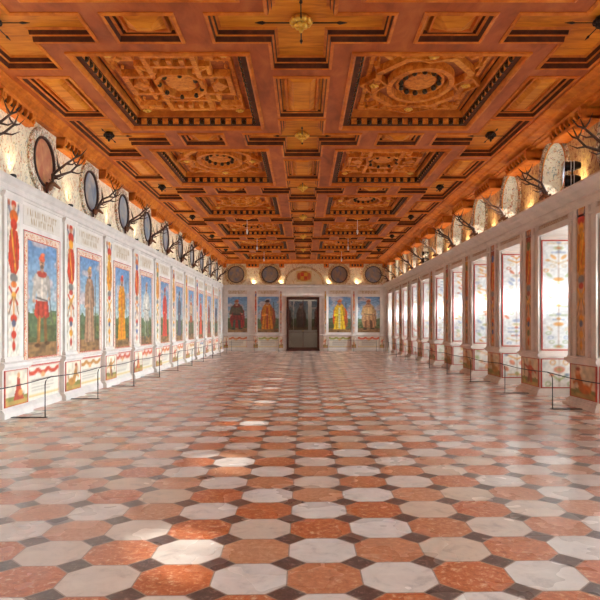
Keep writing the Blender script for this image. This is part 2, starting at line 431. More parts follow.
def caryatid_canvas(seed, w, h, bg=(224, 212, 194)):
    """standing figure on top, hanging trophies and drops below"""
    c = Canvas(w, h, bg, seed); r = c.r; c.U = (c.U-.5)/1.35+.5; c.V = c.V*.97+.012
    pal = [(214, 100, 22), (196, 58, 30), (222, 152, 40), (82, 96, 148), (120, 116, 60), (170, 70, 40)]
    r.shuffle(pal); a, b, d, e = pal[:4]; a = r.choice([(214, 100, 22), (200, 62, 28), (222, 146, 30)])
    x = .5
    c.ell(x-.30, .955, .07, .02, e, .8); c.ell(x+.30, .945, .07, .02, (110, 110, 120), .7)
    c.ell(x, .955, .15, .024, a); c.ell(x, .935, .11, .018, (206, 150, 110)); c.line((x-.3, .93), (x-.12, .86), .12, (110, 110, 130), .8); c.line((x+.3, .93), (x+.12, .86), .12, (110, 110, 130), .7)
    c.ell(x, .88, .25, .04, d); c.ell(x, .83, .20, .035, b)
    c.poly([(x-.22, .80), (x+.22, .80), (x+.36, .70), (x+.30, .56), (x+.12, .52), (x-.18, .53), (x-.34, .60), (x-.30, .72)], a)
    c.line((x-.14, .79), (x+.10, .55), .10, (222, 170, 60), .9); c.line((x+.16, .78), (x+.2, .56), .07, (150, 60, 30), .8); c.line((x-.25, .72), (x+.02, .60), .08, e, .8)
    c.ell(x, .50, .24, .028, (130, 124, 116)); c.ell(x, .46, .18, .02, d, .9)
    c.line((x-.28, .44), (x+.24, .34), .09, a); c.line((x+.28, .44), (x-.24, .34), .09, b); c.ell(x, .39, .15, .025, (224, 160, 60))
    c.line((x-.30, .28), (x-.06, .38), .06, (150, 110, 80)); c.line((x+.30, .28), (x+.06, .38), .06, (150, 110, 80))
    c.line((x, .36), (x, .06), .07, (212, 128, 40)); c.ell(x, .25, .20, .025, a); c.ell(x, .22, .13, .022, (90, 90, 110)); c.ell(x, .15, .16, .025, b); c.ell(x, .08, .10, .03, a)
    for k in range(8):
        y = .05+.115*k
        for sgn in (-1, 1): c.ell(x+sgn*.40, y+r.uniform(-.02, .02), .05, .012, r.choice(pal), .45)
    n = c.noise(12, 50); c.a *= (.86+.26*n)[..., None]
    return c

def beast_canvas(seed, w=22, h=20, bg=(228, 214, 190)):
    c = Canvas(w, h, bg, seed); r = c.r
    c.put((c.V < .24+.10*c.noise(5, 4))*1.0, (140, 134, 70)); c.put((c.V < .13+.08*c.noise(5, 4))*1.0, (182, 148, 80))
    a = r.choice([(206, 110, 40), (196, 84, 40), (190, 130, 60), (178, 70, 44)]); x = .5+r.uniform(-.08, .08)
    t = r.randrange(3)
    if t == 0:
        c.ell(x-.12, .30, .22, .14, a); c.line((x, .34), (x+.14, .66), .18, a); c.ell(x+.16, .76, .09, .09, (216, 150, 100)); c.line((x+.1, .58), (x+.3, .44), .07, a)
        c.line((x-.28, .3), (x-.36, .5), .05, a); c.ell(x+.14, .85, .08, .05, (150, 60, 30))
    elif t == 1:
        c.line((x-.06, .18), (x-.02, .5), .10, a); c.line((x+.10, .18), (x+.02, .5), .10, (150, 80, 50)); c.ell(x, .58, .14, .16, a); c.ell(x, .80, .07, .08, (214, 156, 110))
        c.line((x-.1, .62), (x-.3, .5), .06, a); c.line((x+.1, .62), (x+.32, .72), .06, a); c.line((x+.34, .9), (x+.30, .4), .03, (110, 80, 50))
    else:
        c.poly([(x-.22, .16), (x+.22, .16), (x+.10, .5), (x+.03, .78), (x-.05, .78), (x-.10, .5)], a); c.ell(x, .82, .06, .08, (214, 150, 100)); c.ell(x+.08, .34, .1, .09, (222, 170, 90), .8)
    c.rect(0, 1, .96, 1, (190, 60, 40)); c.rect(0, 1, 0, .04, (190, 60, 40)); c.rect(0, .05, 0, 1, (190, 60, 40)); c.rect(.95, 1, 0, 1, (190, 60, 40))
    c.a *= (.88+.24*c.noise(9, 9))[..., None]
    return c
def cartouche_canvas(seed, w=26, h=20, bg=(232, 222, 204)):
    c = Canvas(w, h, bg, seed); r = c.r
    a = r.choice([(214, 84, 40), (206, 100, 40), (150, 156, 60), (190, 130, 60), (200, 70, 40), (110, 110, 140)])
    for k in range(3):
        x0 = .06+.30*k
        for q in range(8):
            t = q/7; c.ell(x0+.28*t, .86-.10*math.sin(math.pi*t), .045, .055, a)
    c.ell(.5, .70, .06, .08, (222, 170, 110))
    for y in (.56, .46, .36, .26): c.line((.2, y), (.8-.1*(y < .3), y), .022, (150, 130, 118), .6)
    c.rect(.03, .97, .10, .14, (214, 170, 70), .9)
    c.rect(0, .03, 0, 1, (190, 90, 60), .8); c.rect(.97, 1, 0, 1, (190, 90, 60), .8); c.rect(0, 1, .96, 1, (190, 80, 60), .7)
    return c
def frieze_canvas(seed, w=60, h=16, bg=(222, 212, 198), ink=(158, 118, 66)):
    """faded painted inscription: rows of weathered, unreadable strokes"""
    c = Canvas(w, h, bg, seed); r = c.r
    for y0, y1, n in ((.56, .84, 13), (.16, .44, 10)):
        for k in range(n):
            x = .5+(k-(n-1)/2)*.062; t = r.randrange(4)
            c.line((x-.012, y0), (x-.012, y1), .012, ink, .8)
            if t == 1: c.line((x-.012, y1), (x+.018, y0), .012, ink, .8)
            if t == 2: c.line((x+.016, y0), (x+.016, y1), .012, ink, .8)
            if t == 3: c.line((x-.012, y1), (x+.02, y1), .014, ink, .7)
    return c

# ================================================================== STRUCTURE
# ---- floor
mb = MB(); mb.box(-5.6, 6.4, YB-.4, YF+.3, -.12, 0); tag(mb.build('floor', 'floor'), kind='structure')

def profile_run(mb, prof, fn, a0, a1, m=0):
    """extrude a closed (n, z) profile along the wall from a0 to a1"""
    r0 = [fn(a0, z, n) for n, z in prof]; r1 = [fn(a1, z, n) for n, z in prof]
    mb.rings([r0, r1], m)

# ---- left wall
FL = fmap('left'); FR = fmap('right'); FF = fmap('far')
mb = MB(); mb.box(XL-.35, XL, YB-.4, YF+.35, 0, 5.9)
wl = tag(mb.build('wall_left', 'fresco'), kind='structure')
CORN_L = [(0, 3.70), (.03, 3.70), (.03, 3.74), (.055, 3.76), (.055, 3.80), (.03, 3.82), (.03, 3.86), (.07, 3.90), (.09, 3.95), (.09, 4.0), (0, 4.0)]
CORN_R = [(0, 3.66), (.05, 3.66), (.05, 3.72), (.12, 3.76), (.12, 3.80), (.10, 3.82), (.22, 3.88), (.24, 3.91), (.30, 3.94), (.36, 3.97), (.36, 4.0), (0, 4.0)]
mb = MB(); profile_run(mb, CORN_L, FL, YB, YF, 0)
tag(mb.build('trim_1', 'cornice'), kind='structure')
# white plaster field of the left wall between cornice and floor
mb = MB(); mb.box(XL-.02, XL+.012, YB, YF, 0, 3.70)
tag(mb.build('trim_2', 'white'), kind='structure')
mb = MB()
DADO = [(0, .79), (.02, .79), (.04, .81), (.04, .83), (.07, .85), (.07, .88), (.02, .90), (0, .90)]
profile_run(mb, DADO, FL, YB, YF)
BASE = [(0, 0), (.08, 0), (.08, .09), (.05, .13), (.03, .15), (0, .15)]
profile_run(mb, BASE, FL, YB, YF)
for k in range(-5, LN+1):                       # pedestals and flat pilasters
    c = L0+LP*k
    if c > YF-.5: continue
    mb.box(XL, XL+.11, c-.47, c+.47, .13, .80)
    profile_run(mb, [(0, 0), (.17, 0), (.17, .08), (.15, .12), (.12, .15), (0, .15)], FL, c-.52, c+.52)
    profile_run(mb, [(0, .79), (.13, .79), (.16, .83), (.16, .88), (.12, .905), (0, .905)], FL, c-.5, c+.5)
    mb.box(XL, XL+.06, c-.30, c+.30, .90, 3.70)
    profile_run(mb, [(0, .90), (.09, .90), (.08, .96), (.06, .98), (0, .98)], FL, c-.33, c+.33)
    profile_run(mb, [(0, 3.62), (.065, 3.62), (.095, 3.69), (.095, 3.72), (0, 3.72)], FL, c-.33, c+.33)
tag(mb.build('trim_3', 'white'), kind='structure')

# ---- far wall
DX0, DX1, DZ = -1.02, 0.90, 3.22
mb = MB()
for x0, x1, z0, z1 in ((XL-.3, DX0, 0, 5.9), (DX1, XR+1, 0, 5.9), (DX0, DX1, DZ, 5.9)):
    mb.box(x0, x1, YF, YF+.35, z0, z1)
tag(mb.build('wall_far', 'fresco'), kind='structure')
mb = MB()
for x0, x1 in ((XL, DX0), (DX1, XR)):
    mb.box(x0, x1, YF-.012, YF, 0, 3.70)
    profile_run(mb, [(n, z+.10) for n, z in DADO], FF, x0, x1-.001 if x1 > 0 else x1-.12)
    profile_run(mb, BASE, FF, x0, x1 if x1 > 0 else x1-.12)
mb.box(DX0, DX1, YF-.012, YF, DZ, 3.70)
profile_run(mb, [(n, z+.0) for n, z in CORN_L], FF, XL, XR)
for x in (-2.92, -1.40, 1.30, 3.02, -4.72, 4.72):
    mb.box(x-.10, x+.10, YF-.06, YF, 1.0, 3.70)
    mb.box(x-.16, x+.16, YF-.10, YF, 0, .98)
tag(mb.build('trim_4', 'white'), kind='structure')

# ---- back wall behind the viewer
mb = MB(); mb.box(XL-.3, XR+1.3, YB-.35, YB, 0, 5.9)
tag(mb.build('wall_back', 'white'), kind='structure')

# ---- right wall: piers, headers, upper wall pierced by round openings
piers = [P0+PP*k for k in range(-6, 10)]
mb = MB()
for c in piers:
    mb.box(XR, XW+.3, c-PH, c+PH, 0, 3.5)
mb.box(XR, XW+.3, piers[-1]+PH+PP-2*PH, YF+.1, 0, 3.5)
mb.box(XR, XW+.3, YB-.1, piers[0]-PH, 0, 3.5)
mb.box(XR, XW+.3, YB-.1, YF+.1, 3.5, 3.98)
bays = [P0+PP*(k+.5) for k in range(-6, 10)]
for c in bays: mb.box(XW-.05, XW+.3, c-.76, c+.76, 0, .35)   # parapet under each window
tag(mb.build('wall_right', 'stone_right'), kind='structure')
# upper band
RO, ZO, DO = .60, 4.62, .42
mb = MB(); NS = 40
def sqproj(c, t, hw, z0, z1):
    """radial projection of the circle onto the bay's rectangle"""
    dx, dz = math.cos(t), math.sin(t); k = 1e9
    if abs(dx) > 1e-6: k = min(k, hw/abs(dx))
    if dz > 1e-6: k = min(k, (z1-ZO)/dz)
    if dz < -1e-6: k = min(k, (z0-ZO)/dz)
    return c+dx*k, ZO+dz*k
for c in bays:
    ts = sorted(set([2*math.pi*i/NS for i in range(NS)]+[math.atan2(z-ZO, y) % (2*math.pi) for y in (-PP/2, PP/2) for z in (ZT-.02, 5.9)]))
    for xx, flip in ((XR, 0), (XR+DO, 1)):
        for a, b in zip(ts, ts[1:]+[ts[0]+2*math.pi]):
            rr = RO if not flip else RO-.04
            pa = (xx, c+rr*math.cos(a), ZO+rr*math.sin(a)); pb = (xx, c+rr*math.cos(b), ZO+rr*math.sin(b))
            qa = sqproj(c, a, PP/2, ZT-.02, 5.9); qb = sqproj(c, b, PP/2, ZT-.02, 5.9)
            mb.quad(pa, pb, (xx, qb[0], qb[1]), (xx, qa[0], qa[1]), 0)
    r0 = [(XR, c+RO*math.cos(a), ZO+RO*math.sin(a)) for a in ts]; r1 = [(XR+DO, c+(RO-.04)*math.cos(a), ZO+(RO-.04)*math.sin(a)) for a in ts]
    mb.rings([r0, r1], 1, cap0=False, cap1=False)
y0b, y1b = bays[0]-PP/2, bays[-1]+PP/2
mb.box(XR, XR+DO, YB-.1, y0b, ZT-.02, 5.9); mb.box(XR, XR+DO, y1b, YF+.1, ZT-.02, 5.9) if y1b < YF else None
mb.box(XR+DO, XW+.3, YB-.1, YF+.1, ZT-.03, ZT-.01)
tag(mb.build('wall_right_upper', ['fresco_warm', 'fresco']), kind='structure')
mb = MB(); profile_run(mb, CORN_R, FR, YB, YF)
tag(mb.build('trim_5', 'stone_right'), kind='structure')
mb = MB()
for c in piers+[YF]:
    a, b = c-PH, c+PH
    if c == YF: a, b = piers[-1]+PP-PH, YF
    # stepped plinth, cap and pilaster of the pier, wrapped round its near face
    for n, z0, z1 in ((.10, 0, .07), (.06, .07, .12), (.03, .12, .15), (.04, .80, .84), (.08, .84, .90), (.04, .90, .94)):
        mb.box(XR-n, XW-.1, a-n, b+n, z0, z1)
    for n, y0, y1 in ((.035, a, a+.10), (.035, b-.10, b), (.055, (a+b)/2-.29, (a+b)/2-.19), (.055, (a+b)/2+.19, (a+b)/2+.29)):
        mb.box(XR-n, XR+.02, y0, y1, .94, 3.66)
    mb.box(XR-.04, XR, a, b, 3.50, 3.54)
for c in bays:                                                  # architrave over each opening
    mb.box(XR-.045, XR+.02, c-(PP/2-PH)-.02, c+(PP/2-PH)+.02, 3.44, 3.56)
    mb.box(XR-.03, XW-.1, c-(PP/2-PH)+.001, c+(PP/2-PH)-.001, 3.46, 3.497)
    # window sill
    mb.box(XW-.12, XW+.02, c-(PP/2-PH), c+(PP/2-PH), .35, .40)
    mb.box(XW-.10, XW-.04, c-(PP/2-PH), c+(PP/2-PH), 0, .14)
tag(mb.build('trim_6', 'stone_right'), kind='structure')

# ---- windows
wi = 1
for c in bays:
    if c > YF-.4: continue
    h = min(PP/2-PH, YF-c)-.01
    fr = MB()
    for y0, y1, z0, z1 in ((c-h, c-h+.06, .40, 3.49), (c+h-.06, c+h, .40, 3.49), (c-.03, c+.03, .46, 3.43), (c-h, c+h, .40, .46), (c-h, c+h, .98, 1.01), (c-h, c+h, 3.43, 3.49), (c-h, c+h, 2.5, 2.55), (c-h, c+h, 1.72, 1.75)):
        fr.box(XW-.05, XW+.02, y0, y1, z0, z1)
    o = tag(fr.build(f'window_{wi}', 'lamp_white'), kind='structure')
    pn = MB(); pn.box(XW+.025, XW+.03, c-h, c+h, .39, 3.49); pn.build('pane', 'daylit', o)
    wi += 1
for c in bays:
    if c > YF-.4: continue
    fr = MB(); xx = XR+DO-.03
    rin, rout = .50, .56
    ring = lambda r, x: [(x, c+r*math.cos(2*math.pi*i/32), ZO+r*math.sin(2*math.pi*i/32)) for i in range(32)]
    fr.rings([ring(rout, xx), ring(rin, xx), ring(rin, xx+.04), ring(rout, xx+.04)], 0, loop=True)
    fr.box(xx, xx+.03, c-.012, c+.012, ZO-rin, ZO+rin); fr.box(xx, xx+.03, c-rin, c+rin, ZO-.012, ZO+.012)
    o = tag(fr.build(f'window_{wi}', 'lamp_white'), kind='structure')
    pn = MB(); pn.rings([ring(rin, xx+.012), ring(rin, xx+.018)], 0); pn.build('pane', 'glass' if c < 32 else 'daylit', o)  # farthest round panes glow and are opaque, an added shield against sun streaks
    wi += 1

# ---- added fill light, framed as tall windows in the unseen wall behind the viewer
for x in (-3.75, 3.75):
    fr = MB()
    for a, b, z0, z1 in ((x-.95, x-.87, .9, 4.3), (x+.87, x+.95, .9, 4.3), (x-.03, x+.03, .98, 4.2), (x-.95, x+.95, .9, .98), (x-.95, x+.95, 4.2, 4.3), (x-.87, x+.87, 2.9, 2.96)):
        fr.box(a, b, YB, YB+.07, z0, z1)
    o = tag(fr.build(f'window_{wi}', 'lamp_white'), kind='structure')
    pn = MB(); pn.box(x-.87, x+.87, YB+.02, YB+.03, .98, 4.2); pn.build('pane', 'back_fill', o)
    wi += 1

# ---- door in the far wall with the room behind it
mb = MB()
prof = [(0, 0), (0, .10), (.05, .12), (.10, .10), (.12, .04), (.12, -.2)]
for x0, x1, z0, z1 in ((DX0-.03, DX0+.09, 0, DZ+.03), (DX1-.09, DX1+.03, 0, DZ+.03), (DX0+.09, DX1-.09, DZ-.09, DZ+.03)):
    mb.box(x0, x1, YF-.10, YF+.2, z0, z1); mb.box(x0+.03, x1-.03, YF-.13, YF-.10, z0+(.03 if z0 else 0), z1-.03)
mb.box(DX0-.05, DX1+.05, YF-.15, YF+.2, 0, .10)
dr = tag(mb.build('door_1', 'dark_wood'), kind='structure')
for s in (-1, 1):
    x0 = (DX0+DX1)/2 if s > 0 else DX0+.09; x1 = DX1-.09 if s > 0 else (DX0+DX1)/2
    lf = MB()
    for a, b, c_, d in ((x0, x0+.02, .1, DZ-.09), (x1-.02, x1, .1, DZ-.09), (x0, x1, .1, .2), (x0, x1, DZ-.13, DZ-.09), (x0, x1, 1.12, 1.14)):
        lf.box(a, b, YF+.03, YF+.07, c_, d)
    l = lf.build('door_leaf', 'dark_wood', dr)
    g = MB(); g.box(x0+.02, x1-.02, YF+.045, YF+.055, .2, DZ-.13); g.build('glass_pane', 'dark_glass', l)
    hd = MB(); xx = x1-.05 if s < 0 else x0+.05
    hd.tube([(xx, YF+.03, 1.2), (xx, YF-.02, 1.2), (xx+.05*-s, YF-.02, 1.2)], .009); hd.build('door_handle', 'gilt', l)
mb = MB()
mb.box(-2.4, 2.3, YF+2.2, YF+2.4, 0, 3.6); mb.box(-2.6, -2.4, YF+.35, YF+2.4, 0, 3.6); mb.box(2.3, 2.5, YF+.35, YF+2.4, 0, 3.6)
mb.box(-2.6, 2.5, YF+.35, YF+2.4, 3.5, 3.6); mb.box(-2.6, 2.5, YF+.3, YF+2.4, -.1, 0)
tag(mb.build('wall_anteroom', 'white'), kind='structure')
al = bpy.data.lights.new('anteroom_fill', 'AREA'); al.energy = 40; al.size = 2.5; al.color = (1, .95, .88)  # added fill, no lamp known here; brightens the figures behind the door glass
ao = bpy.data.objects.new('anteroom_fill', al); col.objects.link(ao); ao.location = (0, YF+1.2, 3.45)
for i, (x, rb) in enumerate(((-1.15, (110, 50, 34)), (-.2, (90, 60, 50)), (.95, (120, 52, 40)))):
    cc = portrait_canvas(70+i, 20, 50, robe=rb, under=(120, 96, 80), hat=(80, 40, 30), sky=(70, 84, 104), cloak=(80, 40, 34))
    t = empty('portrait_mural', (x, YF+2.2, 1.2), label='dim painted full-length figure seen through the dark glass door, '+['at its left', 'in its middle', 'at its right'][i], cat='mural')
    o = cc.mesh('painting', lambda u, v, n, x=x: (u-x, -n, v-1.2), x-.46, x+.46, 1.25, 3.1, .02, 0, t)

# ================================================================== CEILING
CB0, CPIT = 8.9, 4.88                    # coffer starts, pitch
KS = range(-2, 6)
CXL = (-3.50, -.79); CXR = (.70, 3.34); CLEN = 3.47
CE0, CE1 = -5.0, 5.1
def cross(cx, cy, ax, ay, bx, by):
    return [(cx-ax, cy-ay), (cx-bx, cy-ay), (cx-bx, cy-by), (cx+bx, cy-by), (cx+bx, cy-ay), (cx+ax, cy-ay), (cx+ax, cy+ay), (cx+bx, cy+ay), (cx+bx, cy+by), (cx-bx, cy+by), (cx-bx, cy+ay), (cx-ax, cy+ay)]
holes = []      # (polygon, kind)
for k in range(-3, 6):
    y0 = CB0+CPIT*k; yc = y0-.71
    if k >= -2:
        for xx in (CXL, CXR): holes.append((rect(xx[0], xx[1], y0, y0+CLEN), 'coffer'))
        holes.append((rect(-.50, .42, y0+.86, y0+CLEN-.70), 'rect'))
        holes.append((rect(-4.60, -3.75, y0+.86, y0+CLEN-.70), 'rect'))
        holes.append((rect(3.60, 4.42, y0+.86, y0+CLEN-.70), 'rect'))
        holes.append((cross(-.04, yc, 1.25, .42, .47, 1.30), 'cross'))
        for x in (-2.15, 2.02): holes.append((rect(x-.48, x+.48, yc-.42, yc+.42), 'pyramid'))
        holes.append(([(-2.88, yc-.42), (-2.88, yc+.42), (-3.75, yc+.42), (-3.75, yc+1.3), (-4.62, yc+1.3), (-4.62, yc-1.3), (-3.75, yc-1.3), (-3.75, yc-.42)][::-1], 'cross'))
        holes.append(([(2.75, yc-.42), (2.75, yc+.42), (3.60, yc+.42), (3.60, yc+1.3), (4.44, yc+1.3), (4.44, yc-1.3), (3.60, yc-1.3), (3.60, yc-.42)], 'cross'))
xs = sorted({round(p[0], 4) for h, _ in holes for p in h} | {CE0, CE1}); ys = sorted({round(p[1], 4) for h, _ in holes for p in h} | {YB, YF})
def inpoly(x, y, pts):
    ins = False; n = len(pts)
    for i in range(n):
        x1, y1 = pts[i]; x2, y2 = pts[(i+1) % n]
        if (y1 > y) != (y2 > y) and x < (x2-x1)*(y-y1)/(y2-y1)+x1: ins = not ins
    return ins
mb = MB()
bb = [(min(p[0] for p in h), max(p[0] for p in h), min(p[1] for p in h), max(p[1] for p in h), h) for h, _ in holes]
for j in range(len(ys)-1):
    ym = (ys[j]+ys[j+1])/2; cand = [b for b in bb if b[2] < ym < b[3]]; run = None
    for i in range(len(xs)-1):
        xm = (xs[i]+xs[i+1])/2
        solid = not any(b[0] < xm < b[1] and inpoly(xm, ym, b[4]) for b in cand)
        if solid and run is None: run = xs[i]
        if not solid and run is not None: mb.quad((run, ys[j], ZC), (run, ys[j+1], ZC), (xs[i], ys[j+1], ZC), (xs[i], ys[j], ZC), 0); run = None
    if run is not None: mb.quad((run, ys[j], ZC), (run, ys[j+1], ZC), (xs[-1], ys[j+1], ZC), (xs[-1], ys[j], ZC), 0)
up = lambda u, v, h: (u, v, ZC+h)
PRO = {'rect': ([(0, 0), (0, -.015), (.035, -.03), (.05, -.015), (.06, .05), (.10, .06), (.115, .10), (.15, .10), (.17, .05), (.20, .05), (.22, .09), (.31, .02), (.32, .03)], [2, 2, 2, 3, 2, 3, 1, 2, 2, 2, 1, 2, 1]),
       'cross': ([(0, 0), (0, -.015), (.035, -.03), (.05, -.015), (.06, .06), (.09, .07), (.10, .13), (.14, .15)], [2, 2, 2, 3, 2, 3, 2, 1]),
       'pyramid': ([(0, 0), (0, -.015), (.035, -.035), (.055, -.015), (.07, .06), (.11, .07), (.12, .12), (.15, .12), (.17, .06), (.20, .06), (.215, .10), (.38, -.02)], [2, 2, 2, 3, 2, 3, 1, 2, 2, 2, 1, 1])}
for h, kd in holes:
    if kd == 'coffer': continue
    pr, ms = PRO[kd]
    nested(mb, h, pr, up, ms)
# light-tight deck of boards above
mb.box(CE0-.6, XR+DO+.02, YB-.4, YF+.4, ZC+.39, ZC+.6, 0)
tag(mb.build('ceiling', ['beam', 'panel', 'molding', 'groove_shade']), kind='structure')

# ---- wooden crown molding and the dentil frieze between lunettes
def crown(name, fn, n0, z0, n1, a0, a1):
    mb = MB(); d = n1-n0; h = ZC-z0
    prof = [(0, z0), (n0, z0), (n0+.02*0, z0+.04), (n0+d*.15, z0+h*.25), (n0+d*.15, z0+h*.38), (n0+d*.55, z0+h*.55), (n0+d*.62, z0+h*.72), (n0+d*.92, z0+h*.84), (n1, z0+h*.90), (n1, ZC), (0, ZC)]
    profile_run(mb, prof, fn, a0, a1)
    return tag(mb.build(name, 'molding'), kind='structure')
crown('trim_7', FL, .12, 5.27, .24, YB, YF)
crown('trim_8', FR, .22, 5.27, .62, YB, YF)
crown('trim_9', FF, .06, 5.27, .22, XL, XR)
def dentils(fn, a0, a1, n0, name):
    """one length of wooden frieze: fascia, row of consoles, trough blackened for the shade between them"""
    mb = MB()
    profile_run(mb, [(0, 5.04), (n0, 5.04), (n0+.02, 5.06), (n0+.02, 5.10), (n0-.01, 5.11), (0, 5.11)], fn, a0, a1, 0)
    profile_run(mb, [(0, 5.11), (n0-.015, 5.11), (n0-.015, 5.27), (0, 5.27)], fn, a0+.01, a1-.01, 1)  # iron-dark colour painted in as shade of the gaps, not metal
    profile_run(mb, [(0, 5.24), (n0+.05, 5.24), (n0+.07, 5.275), (0, 5.275)], fn, a0, a1, 0)
    for q in (a0, a1-.05): profile_run(mb, [(0, 5.05), (n0+.04, 5.10), (n0+.05, 5.26), (0, 5.26)], fn, q, q+.05, 0)
    k = max(2, int(round((a1-a0)/.185))); st = (a1-a0)/k
    for i in range(k):
        c = a0+st*(i+.5)
        profile_run(mb, [(n0-.12, 5.11), (n0+.0, 5.11), (n0+.05, 5.17), (n0+.05, 5.24), (n0-.12, 5.24)], fn, c-.035, c+.035, 0)
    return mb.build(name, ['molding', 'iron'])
LB = [L0+LP*(k+.5) for k in range(-5, LN)]           # medallion centres on the left wall
n_trim = 10
for k in range(-5, LN+1):
    a, b = L0+LP*k-LP/2+.66, L0+LP*k+LP/2-.66
    if b > YF: b = YF
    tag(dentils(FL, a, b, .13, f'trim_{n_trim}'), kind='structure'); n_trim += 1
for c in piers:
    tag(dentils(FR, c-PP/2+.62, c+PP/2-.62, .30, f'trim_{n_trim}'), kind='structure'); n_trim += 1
FD = [-4.12, -2.06, 2.13, 4.20]
for a, b in ((-4.9, -4.7), (-3.5, -2.72), (-1.5, -1.2), (1.2, 1.5), (2.75, 3.6), (4.75, 5.0)):
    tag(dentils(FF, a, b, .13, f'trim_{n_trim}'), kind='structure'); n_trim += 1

# ================================================================== COFFERS
def relief(mb, poly, z, h, m=0):
    mb.rings([[(x, y, z) for x, y in poly], [(x, y, z-h) for x, y in inset(poly, min(h*.35, .012))]], m, cap0=False)
def band(mb, outer, inner, z, h, m=0):
    mb.rings([[(x, y, z) for x, y in outer], [(x, y, z-h) for x, y in inset(outer, .008)], [(x, y, z-h) for x, y in inset(inner, -.008)], [(x, y, z) for x, y in inner]], m, cap0=False, cap1=False)
def oval(cx, cy, rx, ry, n=32): return [(cx+rx*math.cos(2*math.pi*i/n), cy+ry*math.sin(2*math.pi*i/n)) for i in range(n)]
def octa(cx, cy, rx, ry, k=.45): return [(cx-rx, cy-ry*k), (cx-rx*k, cy-ry), (cx+rx*k, cy-ry), (cx+rx, cy-ry*k), (cx+rx, cy+ry*k), (cx+rx*k, cy+ry), (cx-rx*k, cy+ry), (cx-rx, cy+ry*k)][::1]
def diamond(cx, cy, rx, ry): return [(cx-rx, cy), (cx, cy-ry), (cx+rx, cy), (cx, cy+ry)]
def strip(p, q, w):
    dx, dy = q[0]-p[0], q[1]-p[1]; L = math.hypot(dx, dy); nx, ny = -dy/L*w/2, dx/L*w/2
    return [(p[0]-nx, p[1]-ny), (q[0]-nx, q[1]-ny), (q[0]+nx, q[1]+ny), (p[0]+nx, p[1]+ny)]
def rosette(mb, x, y, z, r, m=0):
    mb.sphere((x, y, z), (r*.45, r*.45, r*.45), 8, 4, m)
    for i in range(6):
        a = i*math.pi/3; mb.sphere((x+r*.65*math.cos(a), y+r*.65*math.sin(a), z+.004), (r*.36, r*.36, r*.22), 6, 4, m)
